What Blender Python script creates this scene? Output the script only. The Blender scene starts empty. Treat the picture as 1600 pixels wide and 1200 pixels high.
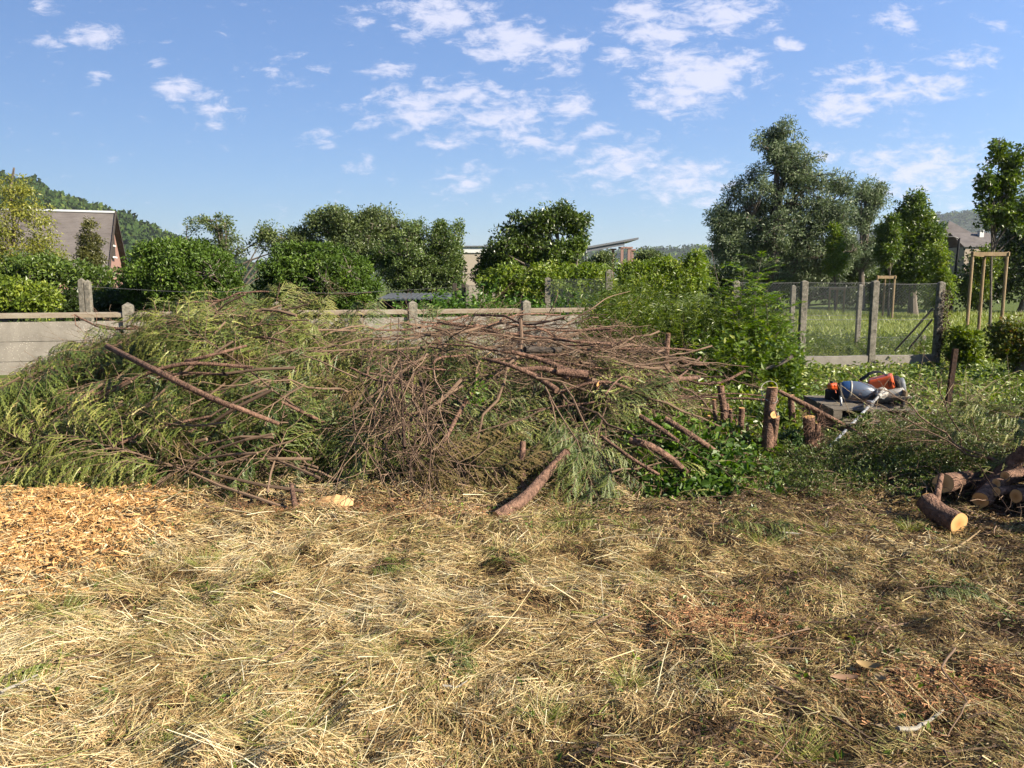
import bpy, math, random
import numpy as np
from mathutils import Vector, Matrix
PI = math.pi
rng = np.random.default_rng(7)
random.seed(7)
S = bpy.context.scene
COL = S.collection

# ---------------------------------------------------------------- camera
FPX = 1200.0; CAMH = 1.6; HOR = 440.0
PITCH = math.atan((600 - HOR) / FPX)
cd = bpy.data.cameras.new('camera'); cam = bpy.data.objects.new('camera', cd); COL.objects.link(cam)
cam.location = (0, 0, CAMH); cam.rotation_euler = (PI / 2 - PITCH, 0, 0)
cd.sensor_width = 36; cd.lens = 36 * FPX / 1600; cd.clip_end = 9000; cd.clip_start = 0.05
S.camera = cam
# ---------------------------------------------------------------- light
SUN_AZ = math.radians(119); SUN_EL = math.radians(31)
SD = Vector((math.sin(SUN_AZ) * math.cos(SUN_EL), math.cos(SUN_AZ) * math.cos(SUN_EL), math.sin(SUN_EL)))
ld = bpy.data.lights.new('sun', 'SUN'); ld.energy = 5.0; ld.angle = math.radians(0.5); ld.color = (1, 0.89, 0.71)
lo = bpy.data.objects.new('sun', ld); COL.objects.link(lo); lo.rotation_euler = SD.to_track_quat('Z', 'Y').to_euler()
S.view_settings.view_transform = 'Standard'; S.view_settings.look = 'None'
S.view_settings.exposure = 1.59; S.view_settings.gamma = 1
S.cycles.max_bounces = 6; S.cycles.diffuse_bounces = 1; S.cycles.transmission_bounces = 3; S.cycles.transparent_max_bounces = 6
S.cycles.use_adaptive_sampling = True; S.cycles.adaptive_threshold = 0.02
S.cycles.volume_bounces = 0

def N(t, typ, **kw):
    n = t.nodes.new(typ)
    for k, v in kw.items():
        if k == 'op': n.operation = v
        elif isinstance(k, str) and hasattr(n, k): setattr(n, k, v)
    return n
def math_node(t, op, a, b=None, c=None, clamp=False):
    n = t.nodes.new('ShaderNodeMath'); n.operation = op; n.use_clamp = clamp
    for i, x in enumerate((a, b, c)):
        if x is None: continue
        if isinstance(x, (int, float)): n.inputs[i].default_value = x
        else: t.links.new(x, n.inputs[i])
    return n.outputs[0]

W = bpy.data.worlds.new('World'); S.world = W; W.use_nodes = True
wt = W.node_tree; wt.nodes.clear()
wo = wt.nodes.new('ShaderNodeOutputWorld'); bg = wt.nodes.new('ShaderNodeBackground')
sky = wt.nodes.new('ShaderNodeTexSky'); sky.sky_type = 'NISHITA'; sky.sun_disc = False
sky.sun_elevation = SUN_EL; sky.sun_rotation = SUN_AZ; sky.altitude = 100; sky.air_density = 1.0; sky.dust_density = 0.6; sky.ozone_density = 2.6
bg.inputs[1].default_value = 0.053
# fair weather clouds: soft patches of noise at given directions of the sky (u = dx/dy, w = dz/dy, wide and flat)
tc = wt.nodes.new('ShaderNodeTexCoord'); sp = wt.nodes.new('ShaderNodeSeparateXYZ'); wt.links.new(tc.outputs['Generated'], sp.inputs[0])
dy = math_node(wt, 'MAXIMUM', sp.outputs[1], 0.05)
u = math_node(wt, 'DIVIDE', sp.outputs[0], dy); w_ = math_node(wt, 'DIVIDE', sp.outputs[2], dy)
cb = wt.nodes.new('ShaderNodeCombineXYZ'); wt.links.new(u, cb.inputs[0]); wt.links.new(math_node(wt, 'MULTIPLY', w_, 2.3), cb.inputs[1])
CL = [(150,55,62,1),(150,120,34,.8),(75,60,60,.5),(240,97,30,.75),(287,140,62,1.05),(335,172,62,.85),(330,195,40,.6),(500,218,55,.6),(690,25,110,1.1),
      (800,68,100,1.25),(880,72,60,1.1),(610,115,60,.8),(660,170,130,1.0),(735,145,80,.95),(790,180,110,.95),(880,165,80,.95),(820,215,90,.85),(560,30,60,.6),
      (1010,20,80,1.0),(1030,55,100,1.1),(975,85,60,.95),(1130,20,110,.95),(1225,70,42,.95),(1090,118,130,1.25),(1150,98,70,1.0),(1070,148,110,1.0),(870,105,60,.8),
      (1400,28,50,.9),(1410,42,40,.8),(1505,93,75,.85),(1350,120,90,.85),(1320,165,95,1.05),(1400,150,80,.9),(1460,135,90,.8),(1440,266,170,.9),(1480,268,110,.8),
      (970,258,120,.95),(1070,285,130,.9),(880,236,60,.8),(1000,225,55,.8),(730,285,90,.7),(860,300,60,.6),(580,258,60,.5),(1200,10,60,.6),(60,10,40,.6),(1560,45,40,.6),(700,222,70,.65),(1290,240,60,.5),(1580,250,60,.6),(450,110,90,.4),(930,205,60,.6)]
acc = None
for (px, py, r, s) in CL:
    ax = (px - 800) / FPX; up = -(py - 600) / FPX
    cpy = math.cos(PITCH) + math.sin(PITCH) * up; cpz = -math.sin(PITCH) + math.cos(PITCH) * up
    vd = wt.nodes.new('ShaderNodeVectorMath'); vd.operation = 'DISTANCE'; wt.links.new(cb.outputs[0], vd.inputs[0])
    vd.inputs[1].default_value = (ax / cpy, cpz / cpy * 2.3, 0)
    v = math_node(wt, 'MULTIPLY_ADD', vd.outputs['Value'], -s / (r / FPX * 1.05), s)
    acc = v if acc is None else math_node(wt, 'MAXIMUM', acc, v)
acc = math_node(wt, 'MAXIMUM', acc, 0.0)
nz = wt.nodes.new('ShaderNodeTexNoise'); nz.inputs['Scale'].default_value = 29; nz.inputs['Detail'].default_value = 9; nz.inputs['Roughness'].default_value = 0.68; nz.inputs['Distortion'].default_value = 0.35
wt.links.new(cb.outputs[0], nz.inputs['Vector'])
dens = math_node(wt, 'ADD', math_node(wt, 'MULTIPLY', nz.outputs[0], 2.5), math_node(wt, 'MULTIPLY', acc, 0.85))
mr = wt.nodes.new('ShaderNodeMapRange'); mr.interpolation_type = 'SMOOTHSTEP'
wt.links.new(dens, mr.inputs[0]); mr.inputs[1].default_value = 1.44; mr.inputs[2].default_value = 2.15; mr.inputs[3].default_value = 0; mr.inputs[4].default_value = 0.85
mx = wt.nodes.new('ShaderNodeMix'); mx.data_type = 'RGBA'
wt.links.new(mr.outputs[0], mx.inputs[0])
mul = wt.nodes.new('ShaderNodeMix'); mul.data_type = 'RGBA'; mul.blend_type = 'MULTIPLY'; mul.inputs[0].default_value = 1
wt.links.new(sky.outputs[0], mul.inputs[6])
# the sky brightens towards the sun's side and pales less towards the horizon
vr = wt.nodes.new('ShaderNodeMapRange'); wt.links.new(sp.outputs[2], vr.inputs[0]); vr.inputs[1].default_value = .05; vr.inputs[2].default_value = .33; vr.inputs[3].default_value = .74; vr.inputs[4].default_value = 1.02
hx_ = math_node(wt, 'MAXIMUM', math_node(wt, 'MULTIPLY_ADD', sp.outputs[0], .45, .87), .5); fs = math_node(wt, 'MULTIPLY', vr.outputs[0], hx_)
sc_ = wt.nodes.new('ShaderNodeCombineColor'); wt.links.new(math_node(wt, 'MULTIPLY', fs, .93), sc_.inputs[0]); wt.links.new(math_node(wt, 'MULTIPLY', fs, 1.07), sc_.inputs[1]); wt.links.new(math_node(wt, 'MULTIPLY', fs, 1.32), sc_.inputs[2]); wt.links.new(sc_.outputs[0], mul.inputs[7])
wt.links.new(mul.outputs[2], mx.inputs[6]); mx.inputs[7].default_value = (5.4, 5.5, 6.6, 1)
wt.links.new(mx.outputs[2], bg.inputs[0]); wt.links.new(bg.outputs[0], wo.inputs[0])

# ---------------------------------------------------------------- helpers
def P(px, py, Y):
    """world point seen at photo pixel (1600x1200) at depth Y"""
    a = (px - 800) / FPX; up = -(py - 600) / FPX
    d = Vector((a, math.cos(PITCH) + math.sin(PITCH) * up, -math.sin(PITCH) + math.cos(PITCH) * up))
    return Vector((0, 0, CAMH)) + d * (Y / d.y)
def gp(px, py, z=0.0):
    a = (px - 800) / FPX; up = -(py - 600) / FPX
    d = Vector((a, math.cos(PITCH) + math.sin(PITCH) * up, -math.sin(PITCH) + math.cos(PITCH) * up))
    return Vector((0, 0, CAMH)) + d * ((z - CAMH) / d.z)
def _h(i, j, k, s):
    n = (i.astype(np.int64) * 374761393 + j.astype(np.int64) * 668265263 + k.astype(np.int64) * 2147483647 + s * 1274126177) & 0x7fffffff
    n = ((n ^ (n >> 13)) * 1274126177) & 0x7fffffff
    n = (n ^ (n >> 16)) & 0xffff
    return n / 65535.0
def vnoise(x, y, z=0.0, s=0):
    x = np.asarray(x, float); y = np.asarray(y, float); z = np.zeros_like(x) + z
    i, j, k = np.floor(x), np.floor(y), np.floor(z); fx, fy, fz = x - i, y - j, z - k
    fx, fy, fz = [f * f * (3 - 2 * f) for f in (fx, fy, fz)]
    o = 0
    for a in (0, 1):
        for b in (0, 1):
            for c in (0, 1):
                o = o + _h(i + a, j + b, k + c, s) * (fx if a else 1 - fx) * (fy if b else 1 - fy) * (fz if c else 1 - fz)
    return o
def fbm(x, y, z=0.0, s=0, o=4):
    r = 0; a = 0.5; t = 0
    for k in range(o):
        r = r + a * vnoise(np.asarray(x) * 2 ** k, np.asarray(y) * 2 ** k, np.asarray(z) * 2 ** k, s + k); t += a; a *= 0.5
    return r / t
def nrm(a): return a / np.maximum(np.linalg.norm(a, axis=-1, keepdims=True), 1e-9)
def rdir(n):
    return nrm(rng.normal(size=(n, 3)))

class G:
    """collects geometry; build() links it as ONE mesh object"""
    def __init__(s): s.v = []; s.f = {3: [], 4: []}; s.mi = {3: [], 4: []}; s.r = []; s.n = 0
    def add(s, V, F, r=0.5, mi=0):
        V = np.asarray(V, float).reshape(-1, 3); F = np.asarray(F, int)
        if len(V) == 0: return
        k = F.shape[1]; s.v.append(V); s.f[k].append(F + s.n); s.mi[k].append(np.full(len(F), mi))
        r = np.asarray(r, float); s.r.append(np.full(len(V), float(r)) if r.ndim == 0 else r); s.n += len(V)
        return s
    def addmix(s, V, Fs, r=0.5, mi=0):
        base = s.n; V = np.asarray(V, float); s.v.append(V)
        for F in Fs:
            F = np.asarray(F, int)
            if len(F): s.f[F.shape[1]].append(F + base); s.mi[F.shape[1]].append(np.full(len(F), mi))
        s.r.append(np.full(len(V), float(r))); s.n += len(V)
    def build(s, name, mats, parent=None, loc=None, smooth=False, bevel=0):
        V = np.concatenate(s.v) if s.v else np.zeros((0, 3))
        if loc is not None: V = V - np.asarray(loc)
        me = bpy.data.meshes.new(name)
        f3 = np.concatenate(s.f[3]) if s.f[3] else np.zeros((0, 3), int); f4 = np.concatenate(s.f[4]) if s.f[4] else np.zeros((0, 4), int)
        mi = np.concatenate(s.mi[3] + s.mi[4]) if (s.mi[3] or s.mi[4]) else np.zeros(0, int)
        me.vertices.add(len(V)); me.vertices.foreach_set('co', V.astype(np.float32).ravel())
        nl = f3.size + f4.size; npoly = len(f3) + len(f4)
        me.loops.add(nl); me.loops.foreach_set('vertex_index', np.concatenate([f3.ravel(), f4.ravel()]).astype(np.int32))
        me.polygons.add(npoly)
        st = np.concatenate([np.arange(len(f3)) * 3, len(f3) * 3 + np.arange(len(f4)) * 4]).astype(np.int32)
        me.polygons.foreach_set('loop_start', st)
        me.polygons.foreach_set('material_index', mi.astype(np.int32))
        me.polygons.foreach_set('use_smooth', np.full(npoly, smooth))
        at = me.attributes.new('rnd', 'FLOAT', 'POINT'); at.data.foreach_set('value', np.concatenate(s.r).astype(np.float32))
        me.update(calc_edges=True)
        for m in (mats if isinstance(mats, (list, tuple)) else [mats]): me.materials.append(m)
        o = bpy.data.objects.new(name, me); COL.objects.link(o)
        if parent is not None: o.parent = parent
        elif loc is not None: o.location = loc
        if bevel:
            b = o.modifiers.new('bevel', 'BEVEL'); b.width = bevel; b.segments = 2; b.limit_method = 'ANGLE'
        return o
def tag(o, label=None, cat=None, group=None, kind=None):
    for k, v in (('label', label), ('category', cat), ('group', group), ('kind', kind)):
        if v: o[k] = v
    return o
def empty(name, loc, label, cat, group=None, rz=0):
    o = bpy.data.objects.new(name, None); COL.objects.link(o); o.location = loc; o.rotation_euler = (0, 0, rz); o.empty_display_size = .1
    return tag(o, label, cat, group)

def leaves_geo(Pp, D, Nn, L, Wd, fold=0.12, mid=0.45):
    n = len(Pp); L = np.broadcast_to(np.asarray(L, float), (n,))[:, None]; Wd = np.broadcast_to(np.asarray(Wd, float), (n,))[:, None]
    Sx = nrm(np.cross(D, Nn)); Nn = np.cross(Sx, D)
    V = np.stack([Pp, Pp + D * L * mid + Sx * Wd * .5 + Nn * L * fold, Pp + D * L, Pp + D * L * mid - Sx * Wd * .5 + Nn * L * fold], 1)
    return V.reshape(-1, 3), np.arange(4 * n).reshape(n, 4)
def add_leaves(g, Pp, D, Nn, L, Wd, fold=0.12, r=None, mi=0, mid=.45):
    V, F = leaves_geo(Pp, D, Nn, L, Wd, fold, mid)
    r = rng.random(len(Pp)) if r is None else r
    g.add(V, F, np.repeat(r, 4), mi)
def add_tubes(g, paths, radii, sides=5, r=None, mi=0, cap=True):
    paths = np.asarray(paths, float); n, k, _ = paths.shape
    radii = np.broadcast_to(np.asarray(radii, float), (n, k))
    T = np.gradient(paths, axis=1); T = nrm(T)
    m = nrm(T.mean(1)); ref = np.where((np.abs(m[:, 2]) > .8)[:, None], np.array([[1., 0, 0]]), np.array([[0, 0, 1.]]))
    A = nrm(np.cross(T, ref[:, None, :])); B = np.cross(T, A)
    an = np.arange(sides) * 2 * PI / sides
    V = paths[:, :, None, :] + radii[:, :, None, None] * (A[:, :, None, :] * np.cos(an)[None, None, :, None] + B[:, :, None, :] * np.sin(an)[None, None, :, None])
    base = (np.arange(n) * k * sides)[:, None, None]; ii = (np.arange(k - 1) * sides)[None, :, None]; jj = np.arange(sides)[None, None, :]; j2 = (np.arange(sides) + 1) % sides; j2 = j2[None, None, :]
    F = np.stack([base + ii + jj, base + ii + j2, base + ii + sides + j2, base + ii + sides + jj], -1).reshape(-1, 4)
    r = rng.random(n) if r is None else np.broadcast_to(np.asarray(r, float), (n,))
    g.add(V.reshape(-1, 3), F, np.repeat(r, k * sides), mi)
    if cap and sides > 3:
        for e in (0, k - 1):
            c = paths[:, e]; ring = V[:, e]
            VV = np.concatenate([c[:, None], ring], 1).reshape(-1, 3); b = (np.arange(n) * (sides + 1))[:, None]
            F3 = np.stack([b + 0 * jj[0], b + 1 + jj[0], b + 1 + j2[0]], -1).reshape(-1, 3)
            g.add(VV, F3, np.repeat(r, sides + 1), mi)
def tube(g, pts, rad, sides=8, mi=0, r=.5, sub=0, wob=0):
    pts = np.asarray([tuple(p) for p in pts], float)
    rad = np.asarray(rad if hasattr(rad, '__len__') else [rad] * len(pts), float)
    if sub:
        t = np.linspace(0, len(pts) - 1, (len(pts) - 1) * sub + 1); out = []
        for q in t:
            i = min(int(q), len(pts) - 2); f = q - i
            p0, p1, p2, p3 = pts[max(i - 1, 0)], pts[i], pts[i + 1], pts[min(i + 2, len(pts) - 1)]
            out.append(.5 * ((2 * p1) + (-p0 + p2) * f + (2 * p0 - 5 * p1 + 4 * p2 - p3) * f * f + (-p0 + 3 * p1 - 3 * p2 + p3) * f ** 3))
        rad = np.interp(t, np.arange(len(rad)), rad); pts = np.array(out)
    if wob: pts[1:-1] += rng.normal(size=pts[1:-1].shape) * wob
    add_tubes(g, pts[None], rad[None], sides, r=[r], mi=mi)
def box(g, c, s, rz=0, mi=0, r=.5, M=None):
    x, y, z = [q / 2 for q in s]
    V = np.array([(a * x, b * y, d * z) for d in (-1, 1) for b in (-1, 1) for a in (-1, 1)])
    F = [(0, 2, 3, 1), (4, 5, 7, 6), (0, 1, 5, 4), (2, 6, 7, 3), (1, 3, 7, 5), (0, 4, 6, 2)]
    if M is not None: V = V @ np.array(M).T
    if rz: c_, s_ = math.cos(rz), math.sin(rz); V = V @ np.array([[c_, s_, 0], [-s_, c_, 0], [0, 0, 1]])
    g.add(V + np.asarray(tuple(c)), F, r, mi)
def strips(g, P0, D, L, Wd, Nn, bend, seg=3, r=None, mi=0, taper=.6):
    n = len(P0); Sx = nrm(np.cross(D, Nn)); t = np.linspace(0, 1, seg + 1)
    ctr = P0[:, None] + D[:, None] * (L[:, None] * t)[..., None] + bend[:, None] * (t ** 2)[None, :, None]
    w = Wd[:, None] * (1 - taper * t)[None, :] * .5
    V = np.stack([ctr + Sx[:, None] * w[..., None], ctr - Sx[:, None] * w[..., None]], 2)
    b = (np.arange(n) * (seg + 1) * 2)[:, None]; i = (np.arange(seg) * 2)[None]
    F = np.stack([b + i, b + i + 1, b + i + 3, b + i + 2], -1).reshape(-1, 4)
    r = rng.random(n) if r is None else r
    g.add(V.reshape(-1, 3), F, np.repeat(r, (seg + 1) * 2), mi)

# ---------------------------------------------------------------- materials
ALB = .605
def mat(name, c, c2=None, rough=.7, noise=0, nscale=8, trans=0, bump=0, bscale=40, attr=False, stops=None, objvar=0, metal=0, spec=.3, stretch=None, coat=0):
    m = bpy.data.materials.new(name); m.use_nodes = True; t = m.node_tree; t.nodes.clear()
    sc = lambda q: tuple(v * ALB for v in q)
    c = sc(c); c2 = sc(c2) if c2 else None; stops = [(p_, sc(q_)) for p_, q_ in stops] if stops else None
    out = t.nodes.new('ShaderNodeOutputMaterial'); b = t.nodes.new('ShaderNodeBsdfPrincipled')
    b.inputs['Roughness'].default_value = rough; b.inputs['Specular IOR Level'].default_value = spec; b.inputs['Metallic'].default_value = metal
    colr = None; fac = None
    co = t.nodes.new('ShaderNodeTexCoord').outputs['Object'] if (noise or bump) else None
    if stretch and co:
        mp = t.nodes.new('ShaderNodeMapping'); mp.inputs['Scale'].default_value = stretch; t.links.new(co, mp.inputs[0]); co = mp.outputs[0]
    if attr:
        a = t.nodes.new('ShaderNodeAttribute'); a.attribute_name = 'rnd'; fac = a.outputs['Fac']
    if noise:
        nn = t.nodes.new('ShaderNodeTexNoise'); nn.inputs['Scale'].default_value = nscale; nn.inputs['Detail'].default_value = 6; nn.inputs['Roughness'].default_value = .65; t.links.new(co, nn.inputs[0])
        f2 = math_node(t, 'MULTIPLY_ADD', nn.outputs[0], noise * 2.2, .5 - 1.1 * noise, clamp=True)
        fac = f2 if fac is None else math_node(t, 'ADD', math_node(t, 'MULTIPLY', fac, .6), math_node(t, 'MULTIPLY', f2, .4))
    if objvar:
        oi = t.nodes.new('ShaderNodeObjectInfo')
        ov = math_node(t, 'MULTIPLY_ADD', oi.outputs['Random'], objvar, -objvar / 2)
        fac = math_node(t, 'ADD', fac if fac is not None else .5, ov, clamp=True)
    if fac is not None:
        rp = t.nodes.new('ShaderNodeValToRGB'); el = rp.color_ramp.elements
        st = stops or [(0, c), (1, c2 or c)]
        el[0].position = st[0][0]; el[0].color = (*st[0][1], 1); el[1].position = st[-1][0]; el[1].color = (*st[-1][1], 1)
        for q in st[1:-1]:
            e = el.new(q[0]); e.color = (*q[1], 1)
        t.links.new(fac, rp.inputs[0]); colr = rp.outputs[0]; t.links.new(colr, b.inputs['Base Color'])
    else: b.inputs['Base Color'].default_value = (*c, 1)
    if bump:
        bn = t.nodes.new('ShaderNodeTexNoise'); bn.inputs['Scale'].default_value = bscale; bn.inputs['Detail'].default_value = 5; t.links.new(co, bn.inputs[0])
        bm_ = t.nodes.new('ShaderNodeBump'); bm_.inputs['Strength'].default_value = bump; bm_.inputs['Distance'].default_value = .02; t.links.new(bn.outputs[0], bm_.inputs['Height']); t.links.new(bm_.outputs[0], b.inputs['Normal'])
    if coat: b.inputs['Coat Weight'].default_value = coat
    sh = b.outputs[0]
    if trans:
        tr = t.nodes.new('ShaderNodeBsdfTranslucent'); ms = t.nodes.new('ShaderNodeMixShader'); ms.inputs[0].default_value = trans
        if colr is not None:
            hs = t.nodes.new('ShaderNodeHueSaturation'); hs.inputs['Saturation'].default_value = 1.15; hs.inputs['Value'].default_value = 1.25; t.links.new(colr, hs.inputs['Color']); t.links.new(hs.outputs[0], tr.inputs[0])
        else: tr.inputs[0].default_value = (*c, 1)
        t.links.new(b.outputs[0], ms.inputs[1]); t.links.new(tr.outputs[0], ms.inputs[2]); sh = ms.outputs[0]
    t.links.new(sh, out.inputs[0])
    return m
def leafmat(name, a, b, c=None, rough=.42, trans=.32, spec=.45):
    st = [(0, a), (.75, b), (1, c)] if c else None
    return mat(name, a, b, rough=rough, attr=True, trans=trans, stops=st, spec=spec)
M = {}
M['bark_grey'] = mat('grey_bark', (.10, .08, .06), (.24, .20, .16), .9, noise=.9, nscale=9, bump=.6, stretch=(1, 1, .2))
M['bark_red'] = mat('cypress_bark', (.045, .022, .014), (.37, .21, .14), .88, noise=1.2, nscale=24, bump=1.0, bscale=70)
M['bark_twig'] = mat('twig_bark', (.065, .036, .022), (.34, .225, .145), .85, attr=True, objvar=.35)
M['wood_cut'] = mat('cut_wood', (.60, .33, .13), (.80, .52, .25), .75, noise=.8, nscale=10, bump=.15)
M['concrete'] = mat('aged_concrete', (.18, .165, .145), (.36, .33, .28), .92, noise=.6, nscale=6, bump=.35, bscale=60)
M['post'] = mat('lichen_concrete', (.09, .085, .065), (.35, .315, .25), .95, noise=1.2, nscale=16, bump=.6, bscale=50)
M['coping'] = mat('stained_coping', (.37, .33, .26), (.24, .17, .11), .92, noise=1.0, nscale=4, bump=.4, stretch=(.6, 1, 1))

# ---------------------------------------------------------------- mound and ground height
RX = np.array([(p - 800) / 1200 * 8.5 for p in (-260, 0, 60, 100, 200, 300, 380, 440, 520, 600, 700, 800, 900, 960, 1050, 1100, 1180, 1260)])
RZ = np.array([.15, .46, .60, .74, .98, 1.20, 1.46, 1.54, 1.32, 1.06, .98, 1.02, 1.0, .90, .72, .50, .22, 0])
FXX = np.array([-7, -4, -2.3, -1, 0, 1, 1.6, 2.2, 3, 5]); FYY = np.array([6.5, 6.0, 5.42, 5.32, 5.26, 5.36, 5.8, 6.6, 7.2, 8])
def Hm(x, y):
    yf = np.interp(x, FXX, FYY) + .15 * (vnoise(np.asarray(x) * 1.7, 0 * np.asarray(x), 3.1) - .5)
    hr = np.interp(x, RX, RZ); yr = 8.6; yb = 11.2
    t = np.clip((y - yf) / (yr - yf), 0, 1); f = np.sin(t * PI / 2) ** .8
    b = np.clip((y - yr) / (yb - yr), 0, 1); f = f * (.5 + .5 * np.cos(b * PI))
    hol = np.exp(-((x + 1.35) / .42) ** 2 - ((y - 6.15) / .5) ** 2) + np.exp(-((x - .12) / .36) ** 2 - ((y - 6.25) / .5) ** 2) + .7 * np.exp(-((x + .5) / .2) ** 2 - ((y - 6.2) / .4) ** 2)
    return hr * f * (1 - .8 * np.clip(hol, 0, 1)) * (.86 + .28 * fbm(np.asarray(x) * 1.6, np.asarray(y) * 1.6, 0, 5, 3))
CHIP = gp(10, 885)
def chipw(x, y):
    d = np.sqrt(((x + 3.02) / .78) ** 2 + ((y - 4.35) / 1.12) ** 2) + .35 * (fbm(x * 1.3, y * 1.3, 0, 9) - .5)
    return np.clip(1.5 - d * 1.15, 0, 1)
def ground_z(x, y):
    x = np.asarray(x, float); y = np.asarray(y, float)
    near = np.clip((15 - y) / 2, 0, 1) * np.clip((12 - np.abs(x)) / 2, 0, 1) * np.clip(y * 2, 0, 1)
    z = .07 * (fbm(x * 1.1, y * 1.1, 0, 21, 3) - .5) + .075 * (fbm(x * 4, y * 4, 0, 22, 3) - .5) * (y < 9)
    z = z * near + .35 * np.maximum(Hm(x, y), 0) * near + .09 * chipw(x, y)
    far = np.clip((y - 40) / 200, 0, 1); z = z - .0 * far
    return z
def axis(lo, hi, fine, outs_lo, outs_hi):
    return np.concatenate([np.array(outs_lo, float), np.arange(lo, hi, fine), np.array(outs_hi, float)])
gx = axis(-9, 9, .06, [-4000, -2000, -900, -400, -200, -100, -60, -40, -28, -20, -15, -12, -10.5, -9.6], [9.4, 10, 11, 13, 16, 22, 30, 45, 70, 120, 240, 500, 1000, 2200, 4000])
gy = axis(-1, 12.5, .06, [-300, -60, -20, -8, -4, -2], [13, 14, 15, 16.5, 18, 20, 23, 27, 32, 38, 46, 60, 80, 120, 200, 350, 600, 1000, 1800, 3200, 6000])
X, Yg = np.meshgrid(gx, gy); Z = ground_z(X, Yg)
nx, ny = len(gx), len(gy); I = (np.arange(ny - 1)[:, None] * nx + np.arange(nx - 1)[None]).ravel()
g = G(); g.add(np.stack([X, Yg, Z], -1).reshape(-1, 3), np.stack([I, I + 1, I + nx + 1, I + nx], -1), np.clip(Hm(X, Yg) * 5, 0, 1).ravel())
# ground material: dry soil near, green beyond (regions by position, procedural noise edges)
m = bpy.data.materials.new('ground_soil'); m.use_nodes = True; t = m.node_tree; b = t.nodes['Principled BSDF']; b.inputs['Roughness'].default_value = .95; b.inputs['Specular IOR Level'].default_value = .1
co = t.nodes.new('ShaderNodeTexCoord'); sx = t.nodes.new('ShaderNodeSeparateXYZ'); t.links.new(co.outputs['Object'], sx.inputs[0])
n1 = t.nodes.new('ShaderNodeTexNoise'); n1.inputs['Scale'].default_value = 9; n1.inputs['Detail'].default_value = 8; n1.inputs['Roughness'].default_value = .7; t.links.new(co.outputs['Object'], n1.inputs[0])
r1 = t.nodes.new('ShaderNodeValToRGB'); t.links.new(n1.outputs[0], r1.inputs[0]); e = r1.color_ramp.elements; e[0].position = .3; e[0].color = (.035, .022, .012, 1); e[1].position = .7; e[1].color = (.13, .085, .045, 1)
n2 = t.nodes.new('ShaderNodeTexNoise'); n2.inputs['Scale'].default_value = 1.3; n2.inputs['Detail'].default_value = 6; t.links.new(co.outputs['Object'], n2.inputs[0])
r2 = t.nodes.new('ShaderNodeValToRGB'); t.links.new(n1.outputs[0], r2.inputs[0]); e = r2.color_ramp.elements; e[0].position = .3; e[0].color = (.035, .05, .013, 1); e[1].position = .75; e[1].color = (.12, .155, .035, 1)
ge = math_node(t, 'MULTIPLY_ADD', math_node(t, 'ADD', sx.outputs[1], math_node(t, 'MULTIPLY', n2.outputs[0], 3.0)), .6, -6.3, clamp=True)
mxg = t.nodes.new('ShaderNodeMix'); mxg.data_type = 'RGBA'; t.links.new(ge, mxg.inputs[0]); t.links.new(r1.outputs[0], mxg.inputs[6]); t.links.new(r2.outputs[0], mxg.inputs[7]); 
ra = t.nodes.new('ShaderNodeAttribute'); ra.attribute_name = 'rnd'; mxh = t.nodes.new('ShaderNodeMix'); mxh.data_type = 'RGBA'; t.links.new(ra.outputs['Fac'], mxh.inputs[0]); t.links.new(mxg.outputs[2], mxh.inputs[6]); mxh.inputs[7].default_value = (.022, .015, .009, 1); t.links.new(mxh.outputs[2], b.inputs['Base Color'])  # near-black colour under the heap, painted in to deepen the shade of its hollows
bp = t.nodes.new('ShaderNodeBump'); bp.inputs['Strength'].default_value = .7; bp.inputs['Distance'].default_value = .03; n3 = t.nodes.new('ShaderNodeTexNoise'); n3.inputs['Scale'].default_value = 45; n3.inputs['Detail'].default_value = 5; t.links.new(co.outputs['Object'], n3.inputs[0]); t.links.new(n3.outputs[0], bp.inputs['Height']); t.links.new(bp.outputs[0], b.inputs['Normal'])
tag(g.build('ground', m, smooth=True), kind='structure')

# ---------------------------------------------------------------- foliage builders
def blob_clumps(blobs, Y, K, shell=.55, dz=1.0, gap=0.0, seed=1):
    """clump centres spread through ellipsoids given by photo position, at real depth Y"""
    s = Y / FPX; w = np.array([b[2] * b[3] for b in blobs], float); w /= w.sum(); out = []
    ids = rng.choice(len(blobs), K, p=w)
    d = rdir(K); rr = (shell + (1 - shell) * rng.random(K)) * rng.random(K) ** .25
    for i in range(K):
        b = blobs[ids[i]]; c = P(b[0], b[1], Y + (b[4] if len(b) > 4 else 0)); rad = np.array([b[2] * s, .5 * (b[2] + b[3]) * s * dz, b[3] * s])
        out.append(np.array(c) + d[i] * rad * rr[i])
    out = np.array(out)
    if gap:
        q = vnoise(out[:, 0] / (s * 20), out[:, 2] / (s * 20), out[:, 1] / (s * 30), seed); out = out[q > gap]
    return out
def foliage(g, C, rc, nl, L, Wd, up=.35, droop=0.0, fold=.12, mi=0, flat=.8, tint=None):
    K = len(C); n = K * nl
    c = np.repeat(C, nl, 0); rc = np.repeat(np.broadcast_to(rc, (K,)), nl)[:, None]
    off = rdir(n) * (rng.random((n, 1)) ** .45) * rc; off[:, 2] *= flat
    D = nrm(nrm(off) * .7 + rdir(n) * .9 + np.array([0, 0, -droop])); Nn = nrm(rdir(n) + np.array([0, 0, up * 2]))
    ls = L * (.6 + .8 * rng.random(n)); r = np.clip(.15 * rng.normal(size=n) + np.repeat(rng.random(K), nl) * .7 + .15, 0, 1) if tint is None else tint(c + off)
    add_leaves(g, c + off, D, Nn, ls, ls * Wd, fold, r=r, mi=mi)
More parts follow.
